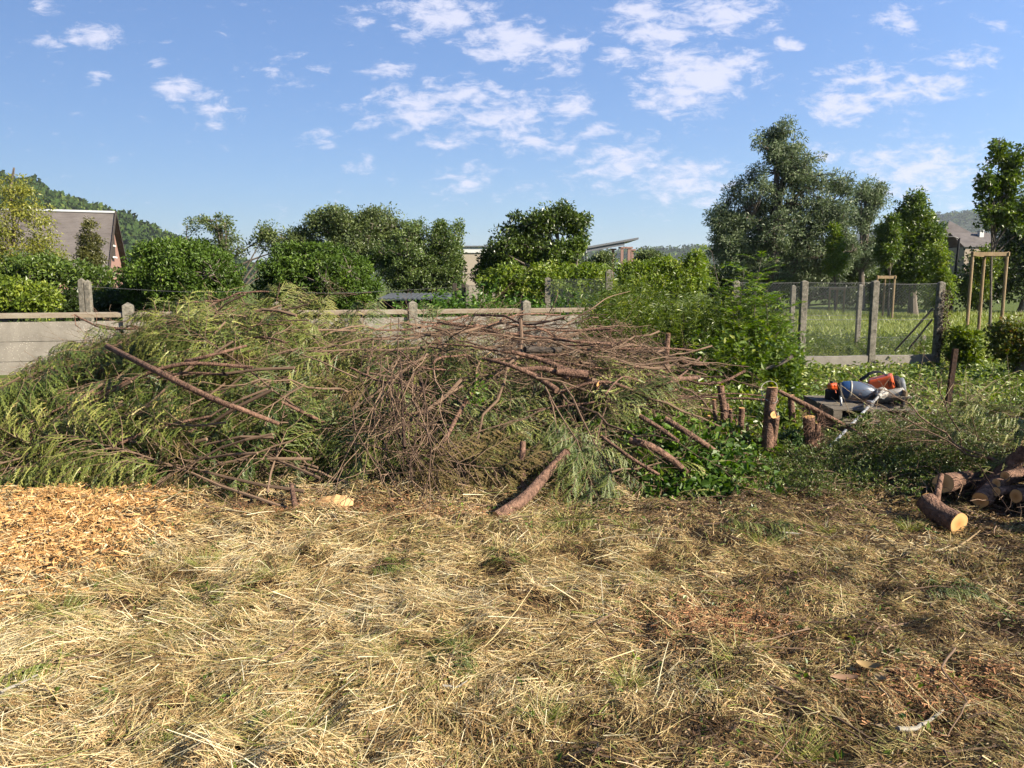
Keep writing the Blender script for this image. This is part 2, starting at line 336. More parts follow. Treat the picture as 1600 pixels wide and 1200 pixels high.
def limbs(g, base, top, C, r0, nb=14, twig=1.0, mi=0, start=.25, seed=0):
    """tapered trunk base->top, nb limbs to spread clumps, a twig to each clump"""
    base = np.array(base, float); top = np.array(top, float); k = 7; t = np.linspace(0, 1, k)[:, None]
    H = np.linalg.norm(top - base); tr = base + (top - base) * t; tr[1:-1] += rng.normal(size=(k - 2, 3)) * H * .012
    rad = r0 * (1 - .75 * t[:, 0]); rad[0] *= 1.3; add_tubes(g, tr[None], rad[None], 9, mi=mi)
    nodes = [tr[2:]]
    idx = rng.choice(len(C), min(nb, len(C)), replace=False)
    for i in idx:
        e = C[i]; s0 = start + .65 * rng.random(); s0 = min(s0, max(.12, (e[2] - base[2]) / max(H, .1) * .75))
        a = base + (top - base) * s0; q = np.linspace(0, 1, 7)[:, None]
        mid = (a + e) / 2 + np.array([0, 0, .04 * np.linalg.norm(e - a)]) + rng.normal(size=3) * H * .02
        pth = a * (1 - q) ** 2 + 2 * mid * q * (1 - q) + e * q * q
        add_tubes(g, pth[None], (r0 * (.42 - .34 * q[:, 0]))[None], 6, mi=mi); nodes.append(pth[1:])
    nodes = np.concatenate(nodes)
    if twig:
        d = ((C[:, None] - nodes[None]) ** 2).sum(-1); j = d.argmin(1); a = nodes[j]; q = np.linspace(0, 1, 4)[None, :, None]
        pth = a[:, None] * (1 - q) + C[:, None] * q; pth[:, 1:3] += rng.normal(size=(len(C), 2, 3)) * .03 * H * .3
        add_tubes(g, pth, np.array([.09, .07, .05, .03])[None] * r0 * twig, 4, mi=mi, cap=False)
def tree(name, label, cat, Y, blobs, lm, leafL, K, nl, rc, bark='bark_grey', trunk=None, r0=.15, nb=14, wr=.5, gap=0, droop=0, group=None, shell=.5, twig=1.0, up=.35, base=None, start=.25, dz=1.0, extra=None, flat=.8):
    """trunk = (px_base, px_top, py_top)"""
    s = Y / FPX; C = blob_clumps(blobs, Y, K, shell, dz, gap, seed=hash(name) % 7 if False else len(label) % 13)
    C[:, 2] = np.maximum(C[:, 2], .12)
    bx = trunk[0] if trunk else sum(b[0] for b in blobs) / len(blobs)
    loc = np.array(P(bx, HOR, Y)); loc[2] = 0
    top = np.array(P(trunk[1], trunk[2], Y)) if trunk else C[:, :].mean(0)
    root = empty(name, loc, label, cat, group)
    g = G(); limbs(g, loc + np.array([0, 0, -.15]), top, C, r0, nb, twig, start=start)
    o = g.build('trunk' if trunk else 'stems', M[bark], None, loc); o.parent = root; o.location = (0, 0, 0)
    g = G(); foliage(g, C, rc * s * (.7 + .6 * rng.random(len(C))), nl, leafL, wr, up=up, droop=droop, flat=flat)
    o = g.build('crown' if trunk else 'foliage', lm, None, loc); o.parent = root; o.location = (0, 0, 0)
    return root

LM = {}
LM['laurel'] = leafmat('laurel_leaf', (0.051, 0.091, 0.013), (0.109, 0.189, 0.023), (0.203, 0.293, 0.042), rough=.45, trans=.22, spec=.25)
LM['hedge'] = leafmat('hedge_leaf', (0.102, 0.159, 0.019), (0.246, 0.329, 0.032), (0.392, 0.451, 0.063))
LM['birch'] = leafmat('birch_leaf', (0.174, 0.207, 0.032), (0.377, 0.378, 0.063), (0.522, 0.488, 0.095), trans=.4)
LM['apple'] = leafmat('apple_leaf', (.075, .115, .035), (.18, .235, .07), (.30, .36, .12))
LM['poplar'] = leafmat('shoot_leaf', (.07, .12, .022), (.17, .24, .06), (.27, .34, .10), trans=.35)
LM['plum'] = leafmat('plum_leaf', (0.041, 0.067, 0.013), (0.102, 0.159, 0.021), (0.217, 0.293, 0.042), rough=.36, trans=.2)
LM['lime'] = leafmat('yellow_green_leaf', (.12, .20, .02), (.27, .37, .045), (.42, .46, .09), trans=.38)
LM['willow'] = leafmat('willow_leaf', (.09, .13, .06), (.22, .29, .13), (.38, .46, .24), rough=.5, trans=.25)
LM['dark'] = leafmat('dark_leaf', (0.032, 0.055, 0.013), (0.072, 0.116, 0.019), (0.160, 0.207, 0.032))
LM['maple'] = leafmat('maple_leaf', (0.058, 0.104, 0.016), (0.145, 0.220, 0.032), (0.290, 0.378, 0.053))
LM['weed'] = leafmat('weed_leaf', (0.072, 0.122, 0.013), (0.189, 0.256, 0.032), (0.362, 0.403, 0.053), trans=.35)
LM['conifer'] = leafmat('yew_leaf', (0.058, 0.067, 0.016), (0.131, 0.134, 0.032), (0.232, 0.220, 0.053))
LM['far'] = leafmat('wood_leaf', (.025, .05, .014), (.065, .11, .025), (.14, .18, .04), trans=.1, rough=.8, spec=.05)

# ---------------------------------------------------------------- hills and far woods
def hill(name, prof, Y0, Y1, nt, crown, seed, woods_label, nleaf=60):
    """prof: ridge line (px, py) at depth Y1; the slope rises from Y0 to Y1"""
    pxs = np.array([p[0] for p in prof], float); pys = np.array([p[1] for p in prof], float)
    xs = (pxs - 800) / FPX * Y1; zs = CAMH + (HOR - pys) / FPX * Y1 / 1.0
    zs = np.maximum(zs - crown * 2.1, 0)
    def hz(x, y):
        r = np.interp(x, xs, zs, left=zs[0], right=zs[-1]); t = np.clip((y - Y0) / (Y1 - Y0), 0, 1.0); t2 = np.clip((y - Y1) / (Y1 - Y0) / 1.5, 0, 1)
        return r * np.sin(t * PI / 2) * (1 - .6 * t2 ** 2) * (.92 + .16 * fbm(x / 60, y / 60, 0, seed)) - .6
    ax = np.linspace(xs[0], xs[-1], 90); ay = np.linspace(Y0 - 5, Y1 * 1.5, 50); XX, YY = np.meshgrid(ax, ay); ZZ = hz(XX, YY)
    nx = len(ax); I = (np.arange(len(ay) - 1)[:, None] * nx + np.arange(nx - 1)[None]).ravel()
    g = G(); g.add(np.stack([XX, YY, ZZ], -1).reshape(-1, 3), np.stack([I, I + 1, I + nx + 1, I + nx], -1))
    tag(g.build(name, M['hillsoil'], smooth=True), kind='structure')
    x = rng.uniform(xs[0], xs[-1], nt); y = Y0 + (Y1 * 1.08 - Y0) * rng.random(nt) ** .75; z = hz(x, y)
    keep = z > .2; x, y, z = x[keep], y[keep], z[keep]; n = len(x)
    rad = crown * (.55 + .8 * rng.random(n)); d = rdir(n * nleaf); d[:, 2] = np.abs(d[:, 2]) * 1.1 - .15
    C = np.stack([x, y, z + rad * .7], -1); R = np.repeat(rad, nleaf)[:, None]
    lump = .75 + .5 * vnoise(d[:, 0] * 2 + np.repeat(x, nleaf), d[:, 1] * 2 + np.repeat(y, nleaf), d[:, 2] * 2, seed)[:, None]
    pts = np.repeat(C, nleaf, 0) + d * R * lump
    L = R[:, 0] * .42 * (.6 + .8 * rng.random(len(pts)))
    D = nrm(rdir(len(pts)) + d * .3); Nn = nrm(d + rdir(len(pts)) * .6)
    g = G(); add_leaves(g, pts, D, Nn, L, L * .8, .1, r=np.clip(np.repeat(rng.random(n), nleaf) * .7 + .15 * rng.normal(size=len(pts)) + .15, 0, 1))
    tag(g.build(woods_label, LM['far']), kind='stuff')
M['hillsoil'] = mat('hill_undergrowth', (.03, .045, .015), (.06, .09, .025), .95, noise=.8, nscale=.05)
hill('hill', [(-700, 150), (-300, 210), (-60, 255), (0, 268), (40, 279), (90, 298), (130, 312), (165, 322), (178, 335), (210, 347), (250, 362), (275, 372), (330, 395), (400, 420), (470, 439)], 300, 560, 2300, 6.4, 31, 'hillside_woods', 130)
hill('hill', [(1000, 439), (1150, 420), (1330, 372), (1400, 352), (1430, 340), (1470, 332), (1510, 340), (1545, 356), (1600, 368), (1750, 395), (1900, 430)], 1150, 1750, 3000, 10, 41, 'hillside_woods', 36)
hill('hill', [(500, 420), (700, 402), (850, 394), (950, 391), (1000, 389), (1060, 386), (1100, 387), (1150, 384), (1220, 388), (1400, 394), (1700, 402), (2300, 412)], 1100, 1700, 3600, 9.5, 51, 'hillside_woods', 36)

# ---------------------------------------------------------------- slate house at the left
M['slate'] = mat('slate', (.10, .085, .08), (.22, .195, .18), .65, noise=.8, nscale=1.2, bump=.3, bscale=8)
M['ridge'] = mat('zinc_ridge', (.55, .57, .60), rough=.5)
M['brick_pink'] = mat('pink_brick', (.36, .19, .15), (.48, .29, .23), .9, noise=.8, nscale=6)
M['white'] = mat('white_paint', (.78, .78, .76), rough=.6)
M['dark_wood'] = mat('dark_timber', (.035, .028, .022), (.09, .07, .055), .85, noise=.8, nscale=20, bump=.3)
a = np.array(P(172, 332, 45)); hr = empty('slate_house', (a[0], a[1], 0), 'old house with a steep grey slate roof and pink brick gable, under the wooded hill', 'house', rz=math.radians(21))
RZH = a[2]; HW = 4.6; EZ = 2.3; LEN = 22
def slope(g, x0, x1, y0, z0, y1, z1, th, rows, cols, mi=0):
    """roof slope as overlapping slate courses"""
    for i in range(rows):
        f0 = i / rows; f1 = (i + 1.12) / rows
        ya, yb = y0 + (y1 - y0) * f0, y0 + (y1 - y0) * min(f1, 1); za, zb = z0 + (z1 - z0) * f0 + th, z0 + (z1 - z0) * min(f1, 1)
        g.add([(x0, ya, za), (x1, ya, za), (x1, yb, zb + .01), (x0, yb, zb + .01), (x0, ya, za - th), (x1, ya, za - th)], [(0, 1, 2, 3), (4, 5, 1, 0)], mi=mi)
g = G(); slope(g, -LEN, .25, -HW - .3, EZ - .15, 0, RZH - .03, .035, 34, 1); slope(g, -LEN, .25, HW + .3, EZ - .15, 0, RZH - .03, .035, 20, 1)
rf = g.build('roof', M['slate'], hr)
g = G(); box(g, (-LEN / 2 + .1, 0, RZH + .02), (LEN + .3, .3, .12)); g.build('ridge_cap', M['ridge'], rf, bevel=.02)
g = G(); g.add([(0, -HW, 0), (0, HW, 0), (0, HW, EZ), (0, 0, RZH - .1), (0, -HW, EZ), (-LEN + .5, -HW, 0), (-LEN + .5, -HW, EZ)], [(0, 1, 2), (0, 2, 4), (2, 3, 4)]).add([(0, -HW, 0), (0, -HW, EZ), (-LEN + .5, -HW, EZ), (-LEN + .5, -HW, 0)], [(0, 1, 2, 3)]).add([(0, HW, 0), (0, HW, EZ), (-LEN + .5, HW, EZ), (-LEN + .5, HW, 0)], [(0, 3, 2, 1)])
g.build('wall', M['brick_pink'], hr)
for sg in (-1, 1):
    g = G(); L_ = math.hypot(HW + .3, RZH - EZ + .15); an = math.atan2(RZH - EZ + .15, HW + .3)
    box(g, (.3, sg * (HW + .3) / 2, (RZH + EZ - .15) / 2), (.06, L_, .22), M=Matrix.Rotation(-sg * an, 3, 'X')); g.build('barge_board', M['dark_wood'], hr)
g = G(); box(g, (.06, -.2, RZH - 1.9), (.1, .9, 1.3)); wi = g.build('window', M['dark_wood'], hr)
g = G(); box(g, (.13, -.2, RZH - 1.9), (.04, 1.1, .1)); box(g, (.13, -.2, RZH - 2.55), (.12, 1.1, .1)); g.build('frame', M['white'], wi)
# gable barrier: the strip of wall seen from the lawn

# ---------------------------------------------------------------- low works building and canopy
M['render_beige'] = mat('beige_render', (.42, .36, .28), (.52, .45, .36), .92, noise=.6, nscale=2)
M['steel_roof'] = mat('steel_roof', (.16, .17, .19), (.24, .25, .27), .5, noise=.5, nscale=1)
M['steel_red'] = mat('primer_steel', (.30, .17, .14), (.40, .25, .21), .7, noise=.5, nscale=5)
Yb = 60; a = P(722, 385, Yb); b = P(912, 385, Yb); z1 = a.z
wb = empty('works_building', ((a.x + b.x) / 2, Yb, 0), 'long low beige works building with a white fascia, behind the dark plum tree', 'building')
wd = b.x - a.x
g = G(); box(g, (0, 4, (z1 - .5) / 2), (wd, 8, z1 - .5)); g.build('wall', M['render_beige'], wb)
g = G(); box(g, (0, 4, z1 - .28), (wd + .16, 8.2, .44)); g.build('fascia', M['white'], wb, bevel=.02)
g = G(); box(g, (0, 4, z1), (wd + .4, 8.5, .1)); g.build('roof', M['steel_roof'], wb, bevel=.02)
cn = empty('steel_canopy', (P(955, HOR, 58).x, 58, 0), 'open steel canopy with a thin sloping roof on slim reddish posts', 'canopy')
x0 = P(912, 388, 58); x1 = P(996, 373, 58); cx = P(955, HOR, 58).x
g = G(); L_ = x1.x - x0.x; an = math.atan2(x1.z - x0.z, L_); box(g, ((x0.x + x1.x) / 2 - cx, 2.5, (x0.z + x1.z) / 2), (L_ * 1.02, 6, .14), M=Matrix.Rotation(-an, 3, 'Y')); box(g, ((x0.x + x1.x) / 2 - cx - .6, -.3, (x0.z + x1.z) / 2 - .25), (L_ * .8, .12, .34), M=Matrix.Rotation(-an, 3, 'Y')); g.build('roof', M['steel_roof'], cn)
for px, dy_ in ((957, 3), (971, 0), (982, 0), (987, 4)):
    g = G(); tx = P(px, HOR, 58 + dy_).x - cx; box(g, (tx, dy_, 2.05), (.2, .2, 4.1)); box(g, (tx, dy_, 4.1), (.5, .3, .12)); g.build('post', M['steel_red'], cn)
g = G(); pa = P(914, 383, 57); pts = [(pa.x - cx - 1.2, -1.2, pa.z - .15), (pa.x - cx - .4, -1.2, pa.z), (pa.x - cx, -1.2, pa.z - .25), (pa.x - cx + .25, -1.2, 2.0), (pa.x - cx + .35, -1.2, 0)]; tube(g, pts, .09, 8, sub=3); g.build('drain_pipe', M['steel_roof'], cn)

# ---------------------------------------------------------------- building, lamp, chimney house at the right
M['stone'] = mat('buff_stone', (.36, .29, .22), (.50, .42, .33), .9, noise=.6, nscale=1.5)
M['glass'] = mat('window_glass', (.03, .035, .045), rough=.12, spec=.6)
ab = empty('stone_building', (P(1494, HOR, 95).x, 95, 0), 'tall buff stone building with a dark hipped roof, right of the dark trees', 'building', rz=math.radians(-12))
ez = P(1494, 369, 95).z; rz_ = P(1494, 352, 98).z
g = G(); box(g, (0, 4, ez / 2), (3.4, 6, ez)); g.build('wall', M['stone'], ab)
g = G(); box(g, (0, 4, ez + .08), (3.9, 6.5, .16)); hx, hy = 2.0, 3.3; g.add([(-hx, 4 - hy, ez + .17), (hx, 4 - hy, ez + .17), (hx, 4 + hy, ez + .17), (-hx, 4 + hy, ez + .17), (-.2, 3.4, rz_ + .6), (.2, 4.6, rz_ + .6)], [(0, 1, 4), (2, 3, 5)]).add([(0, 0, 0)] * 0 or [(hx, 4 - hy, ez + .17), (hx, 4 + hy, ez + .17), (.2, 4.6, rz_ + .6), (-.2, 3.4, rz_ + .6), (-hx, 4 - hy, ez + .17), (-hx, 4 + hy, ez + .17)], [(0, 1, 2, 3), (5, 4, 3, 2)]); g.build('roof', M['slate'], ab)
for wz in (ez - 1.3, ez - 3.3):
    for wx in (-.8, .8):
        g = G(); box(g, (wx, .985, wz), (.75, .1, 1.15)); w0 = g.build('window', M['glass'], ab)
        g = G(); box(g, (wx, .93, wz - .62), (.95, .14, .1)); g.build('sill', M['white'], w0)
        g = G(); [box(g, (wx + q, .93, wz), (.06, .05, 1.15)) for q in (-.36, 0, .36)]; [box(g, (wx, .932, wz + q), (.78, .05, .06)) for q in (-.55, .55)]; g.build('frame', M['white'], w0)
for wy in (2.4, 5.2):
    g = G(); box(g, (1.715, wy, ez - 1.3), (.1, .8, 1.15)); g.build('window', M['glass'], ab)
ch = empty('roofed_house', (P(1532, HOR, 90).x, 90, 0), 'dark low house roof with a white chimney, behind the guarded maple', 'house')
c0 = P(1532, 372, 90).z
g = G(); box(g, (0, 3, (c0 - 1) / 2), (4.2, 6, c0 - 1)); g.build('wall', M['stone'], ch)
g = G(); g.add([(-2.3, -.2, c0 - 1), (2.3, -.2, c0 - 1), (2.3, 3, c0 + .8), (-2.3, 3, c0 + .8), (2.3, 6.2, c0 - 1), (-2.3, 6.2, c0 - 1)], [(0, 1, 2, 3), (3, 2, 4, 5)]); rr_ = g.build('roof', M['slate'], ch)
g = G(); box(g, (.9, 2.2, c0 + .3), (.5, .5, 1.2)); box(g, (.9, 2.2, c0 + .94), (.62, .62, .1)); g.build('chimney', M['white'], rr_, bevel=.02)
Yl = 38; lx = P(1499, 372, Yl); lb = empty('street_lamp', (lx.x, Yl, 0), 'slim black street lamp with a short arm, in front of the stone building', 'street lamp')
M['black_steel'] = mat('black_steel', (.018, .018, .02), rough=.45, metal=.3)
g = G(); tube(g, [(-.15, 0, 0), (-.12, 0, .8), (0, 0, lx.z)], [.09, .075, .05], 10); tube(g, [(-.14, 0, 0), (-.14, 0, .9)], .11, 10); g.build('pole', M['black_steel'], lb)
g = G(); tube(g, [(0, 0, lx.z - .05), (-.25, 0, lx.z + .05), (-.55, 0, lx.z + .06)], .035, 8, sub=3); g.build('arm', M['black_steel'], lb)
g = G(); box(g, (-.75, 0, lx.z + .05), (.5, .16, .08)); g.build('lamp_head', M['black_steel'], lb, bevel=.02)

# ---------------------------------------------------------------- tree guards (three-legged timber frames)
M['timber'] = mat('guard_timber', (.22, .15, .08), (.42, .30, .16), .8, noise=.8, nscale=10, bump=.3, stretch=(1, 1, .2))
def guard(xl, xr, ytop, Y, label, dpx=0):
    a = P(xl, ytop, Y); b = P(xr, ytop, Y); cx = (a.x + b.x) / 2; w = b.x - a.x; h = a.z
    r = empty('tree_guard', (cx, Y, 0), label, 'tree guard', 'wooden guards round the young trees')
    for (x, y) in ((-w / 2, 0), (w / 2, 0), (w * .36, w * .85)):
        g = G(); tube(g, [(x, y, -.1), (x, y, h + .02)], .045 if Y > 30 else .05, 10); g.build('post', M['timber'], r)
    for (p, q) in (((-w / 2, 0), (w / 2, 0)), ((w / 2, 0), (w * .36, w * .85)), ((w * .36, w * .85), (-w / 2, 0))):
        L_ = math.hypot(q[0] - p[0], q[1] - p[1]); g = G(); box(g, ((p[0] + q[0]) / 2, (p[1] + q[1]) / 2 - .05, h - .06 - .001 * p[0]), (L_ + .1, .035, .12), rz=math.atan2(q[1] - p[1], q[0] - p[0])); g.build('rail', M['timber'], r, bevel=.004)
    return r
guard(1520, 1574, 394, 24.2, 'tall timber guard frame round the maple at the right, on the grass')
guard(1371, 1398, 431, 33, 'mid-sized timber guard frame round the young tree, seen through the wire fence')
guard(1297, 1320, 449, 37, 'smallest timber guard frame, round the slim pale young tree')

# ---------------------------------------------------------------- concrete panel wall behind the heap
wl = np.array([-8.8, 13.2]); wr_ = np.array([.275, 15.7]); wdir = (wr_ - wl) / np.linalg.norm(wr_ - wl); wang = math.atan2(wdir[1], wdir[0])
root = empty('concrete_wall', (wl[0], wl[1], 0), 'low weathered concrete panel wall with coping, behind the heap of branches', 'wall', rz=wang)
def on_wall(px):
    # distance along the wall line hit by the pixel column
    k = (px - 800) / FPX; # x = k*y
    t = (k * wl[1] - wl[0]) / (wdir[0] - k * wdir[1]); return t
pil = [on_wall(203) - 2.62 * 2, on_wall(203) - 2.62, on_wall(203), (on_wall(203) * 1 + on_wall(645)) / 2, on_wall(645), on_wall(821), on_wall(821) + 2.3]
WH = 1.05
for i, s in enumerate(pil):
    g = G(); box(g, (s, -.02, (WH + .13) / 2 - .1), (.17, .17, WH + .13 + .2)); V = [(s - .085, -.105, WH + .13), (s + .085, -.105, WH + .13), (s + .085, .065, WH + .13), (s - .085, .065, WH + .13), (s, -.02, WH + .19)]
    g.add(V, [(0, 1, 4), (1, 2, 4), (2, 3, 4), (3, 0, 4)]); g.build('pillar', M['post'], root, bevel=.008)
m = mat('panel_concrete', (.19, .17, .145), (.43, .39, .33), .93, noise=.75, nscale=2.6, bump=.6, bscale=90)
# pale flint aggregate flecks in the panel surface
t = m.node_tree; b = [n for n in t.nodes if n.type == 'BSDF_PRINCIPLED'][0]; src = b.inputs['Base Color'].links[0].from_socket
co = [n for n in t.nodes if n.type == 'TEX_COORD'][0]; vo = t.nodes.new('ShaderNodeTexVoronoi'); vo.inputs['Scale'].default_value = 28; t.links.new(co.outputs['Object'], vo.inputs['Vector'])
nz_ = t.nodes.new('ShaderNodeTexNoise'); nz_.inputs['Scale'].default_value = 2.2; nz_.inputs['Detail'].default_value = 4; t.links.new(co.outputs['Object'], nz_.inputs[0])
f = math_node(t, 'LESS_THAN', vo.outputs['Distance'], math_node(t, 'MULTIPLY_ADD', nz_.outputs[0], .9, -.27)); mm = t.nodes.new('ShaderNodeMix'); mm.data_type = 'RGBA'; t.links.new(math_node(t, 'MULTIPLY', f, .55), mm.inputs[0]); t.links.new(src, mm.inputs[6]); mm.inputs[7].default_value = (.42, .385, .33, 1); t.links.new(mm.outputs[2], b.inputs['Base Color'])
M['panel'] = m
for a, c in zip(pil[:-1], pil[1:]):
    for k in range(3):
        z0 = -.12 + k * .345; z1 = z0 + .338; jit = .004 * random.random()
        g = G(); box(g, ((a + c) / 2, .01 + jit, (z0 + z1) / 2), (c - a - .172, .05, z1 - z0)); g.build('panel', M['panel'], root, bevel=.004)
    g = G(); L_ = c - a - .18; zc = WH - .02; x0, x1 = (a + c) / 2 - L_ / 2, (a + c) / 2 + L_ / 2
    V = [(x, y, z) for x in (x0, x1) for (y, z) in ((-.075, zc - .055), (.075, zc - .055), (.075, zc + .01), (0, zc + .035), (-.075, zc + .01))]
    g.add(V, [(0, 1, 6, 5), (1, 2, 7, 6), (2, 3, 8, 7), (3, 4, 9, 8), (4, 0, 5, 9)]).add(V, [(0, 4, 3), (0, 3, 2), (0, 2, 1), (5, 8, 9), (5, 7, 8), (5, 6, 7)]); g.build('coping', M['coping'], root)
# posts behind the wall
g = G(); a = P(132, 440, 14.1)
for dx, hh in ((-.055, a.z + .02), (.055, a.z - .01)):
    tb = hh; g.add([(dx - .05, -.05, 0), (dx + .05, -.05, 0), (dx + .05, .05, 0), (dx - .05, .05, 0), (dx - .045, -.045, tb), (dx + .045, -.045, tb), (dx + .045, .045, tb), (dx - .045, .045, tb), (dx, 0, tb + .05)], [(0, 1, 5, 4), (1, 2, 6, 5), (2, 3, 7, 6), (3, 0, 4, 7)]); g.add([(dx - .045, -.045, tb), (dx + .045, -.045, tb), (dx + .045, .045, tb), (dx - .045, .045, tb), (dx, 0, tb + .05)], [(0, 1, 4), (1, 2, 4), (2, 3, 4), (3, 0, 4)])
o = g.build('concrete_post', M['post']); o.location = (a.x, 14.1, 0); tag(o, 'twin pale concrete post standing behind the left end of the wall', 'post')
M['wire'] = mat('galvanised_wire', (.20, .20, .20), rough=.55, metal=.3)
g = G(); tube(g, [P(140, 448, 14.1), P(290, 456, 14.6), P(420, 455, 15.2), P(560, 457, 16), P(783, 444, 24)], .0025, 5, sub=4); tag(g.build('fence_wire', M['wire']), 'thin single wire running from the twin post along behind the wall', 'wire')

# ---------------------------------------------------------------- wire mesh fences
M['wiremesh'] = mat('fence_wire_mesh', (.20, .22, .21), rough=.5, metal=.3)
def diamond(g, p0, p1, z0, z1, cell=.055, r=.0016, sag=0):
    """chain-link: crossing zigzag wires as thin 3-sided tubes"""
    p0 = np.array(p0, float); p1 = np.array(p1, float); L_ = np.linalg.norm(p1 - p0); d = (p1 - p0) / L_; n = int(L_ / cell); rows = int((z1 - z0) / cell)
    if n < 2: return
    k = np.arange(rows + 1); z = z0 + (z1 - z0) * k / rows; pts = []
    for sgn in (0, 1):
        xs = np.arange(n)[:, None] * cell + ((k + sgn) % 2)[None] * cell
        xs = np.minimum(xs, L_); off = .002 * np.where((k % 2) == 0, 1, -1) * (1 if sgn else -1)
        pp = np.stack([p0[0] + d[0] * xs - d[1] * off, p0[1] + d[1] * xs + d[0] * off, np.broadcast_to(z, xs.shape)], -1)
        pts.append(pp)
    pts = np.concatenate(pts); add_tubes(g, pts, r, 3, cap=False)
def cpost(root, x, y, h, w=.13, mat_='post'):
    g = G(); ox, oy, _ = root.location; box(g, (x - ox, y - oy, h / 2 - .15), (w, w * .9, h + .3)); V = [(x - ox + a * w / 2, y - oy + b * w * .45, h) for a, b in ((-1, -1), (1, -1), (1, 1), (-1, 1))] + [(x - ox, y - oy, h + .03)]
    g.add(V, [(0, 1, 4), (1, 2, 4), (2, 3, 4), (3, 0, 4)]); return g.build('post', M[mat_], root, bevel=.012)
def fence(name, label, pts, hs, z0, cell, kerb=None, w=.12, group=None, rails=(0, .5, 1), mr=.0015):
    r = empty(name, (pts[0][0], pts[0][1], 0), label, 'fence', group); o0 = np.array([pts[0][0], pts[0][1], 0.])
    for (x, y), h in zip(pts, hs): cpost(r, x, y, h, w)
    for (a, b, ha, hb) in zip(pts[:-1], pts[1:], hs[:-1], hs[1:]):
        g = G(); A = np.array([*a, 0.]) - o0; B = np.array([*b, 0.]) - o0; dd = (B - A) / np.linalg.norm(B - A) * w * .55; A += dd; B -= dd
        diamond(g, A[:2], B[:2], z0, min(ha, hb) - .02, cell, mr); g.build('wire_mesh', M['wiremesh'], r)
        g = G()
        for q in rails:
            zz = z0 + (min(ha, hb) - .02 - z0) * q; tube(g, [A + [0, -.01, zz], (A + B) / 2 + [0, -.01, zz - .01], B + [0, -.01, zz]], .0035, 5)
        g.build('line_wire', M['wire'], r)
        if kerb:
            g = G(); L_ = np.linalg.norm(B - A); box(g, (A + B) / 2 + [0, 0, kerb / 2 - .08], (L_ - .006, .06, kerb + .16), rz=math.atan2(B[1] - A[1], B[0] - A[0])); g.build('kerb_panel', M['concrete'], r, bevel=.006)
    return r
def gx_(px, Y): return (px - 800) / FPX * Y
fr = fence('mesh_fence', 'galvanised diamond-mesh fence on concrete posts and kerb, near the overgrown corner', [(gx_(1147, 13.9), 13.9), (gx_(1253, 14.1), 14.1), (gx_(1363, 14.3), 14.3), (gx_(1465, 14.5), 14.5)], [1.6, 1.6, 1.6, 1.58], .24, .06, kerb=.23)
g = G()
for a, b in (((1458, 482), (1398, 548)), ((1456, 500), (1420, 545))):
    tube(g, [np.array(P(*a, 14.6)) - np.array(fr.location), np.array(P(*b, 15.4)) - np.array(fr.location)], .02, 6)
g.build('brace', M['dark_wood'], fr)
fb = fence('mesh_fence', 'farther grey mesh fence with slimmer posts, behind the corner fence', [(gx_(1236, 17.5), 17.5), (gx_(1340, 17.7), 17.7), (gx_(1443, 17.9), 17.9)], [1.5, 1.52, .35], .2, .06, kerb=.14, w=.1)
fence('netting_fence', 'old wire netting fence on mossy concrete posts, behind the wall among weeds', [(gx_(950, 16), 16), (gx_(855, 19), 19), (gx_(783, 22), 22), (gx_(730, 25), 25)], [1.82, 1.68, 1.55, 1.5], .3, .07, w=.14, mr=.0019)
# ivy-grown dead growth on the corner post
c = P(1470, 500, 14.45); n = 900; pz = rng.random(n); pp = np.stack([c.x + .04 + rng.normal(size=n) * .05, 14.42 + rng.normal(size=n) * .06, .2 + 1.25 * pz], -1)
g = G(); add_leaves(g, pp, rdir(n), rdir(n), .035, .028); tag(g.build('ivy', mat('dead_ivy', (.05, .03, .02), (.16, .10, .06), attr=True, trans=.1)), 'dry brown ivy clinging to the corner post of the mesh fence', 'ivy')
# old gate posts, rails and the grey sheet roof of a low shed
def P3(a, b, Y): return P(a, b, Y)
gr = empty('old_gate', (gx_(717, 20), 20, 0), 'remains of an old gate, two weathered posts joined by rails, behind the wall', 'gate')
for px in (711, 725):
    g = G(); box(g, (gx_(px, 20) - gx_(717, 20), 0, .75), (.11, .11, 1.62)); g.build('post', M['dark_wood'], gr, bevel=.01)
for z in (1.2, 1.4):
    g = G(); box(g, (0, .01, z), (.14, .04, .06)); g.build('rail', M['timber'], gr)
M['sheet'] = mat('grey_sheet', (.07, .08, .10), (.15, .17, .20), .5, noise=.6, nscale=3, metal=.2)
sh = empty('lean_to', (gx_(635, 19), 19, 0), 'dark low lean-to with a corrugated grey sheet roof, behind the wall', 'shed')
g = G(); a = P(592, 462, 18.6); b = P(700, 459, 18.6); nxs = 60; xs = np.linspace(a.x, b.x, nxs) - sh.location.x; V = []
for yy, zz in ((-.5, a.z - .06), (1.4, a.z + .04)):
    V += [(x, yy, zz + .012 * math.sin(i * PI / 2)) for i, x in enumerate(xs)]
for yy, zz in ((-.5, a.z - .09), (1.4, a.z + .01)):
    V += [(x, yy, zz + .012 * math.sin(i * PI / 2)) for i, x in enumerate(xs)]
F = [(i, i + 1, nxs + i + 1, nxs + i) for i in range(nxs - 1)] + [(2 * nxs + i, 3 * nxs + i, 3 * nxs + i + 1, 2 * nxs + i + 1) for i in range(nxs - 1)] + [(2 * nxs + i, 2 * nxs + i + 1, i + 1, i) for i in range(nxs - 1)]
g.add(V, F); g.build('roof', M['sheet'], sh)
for x in (-.65, .55, 1.1):
    g = G(); box(g, (x, -.35, .6), (.1, .1, 1.2)); g.build('post', M['dark_wood'], sh)
g = G(); box(g, (.1, 1.2, .55), (2.3, .04, 1.1)); g.build('wall', M['dark_wood'], sh)

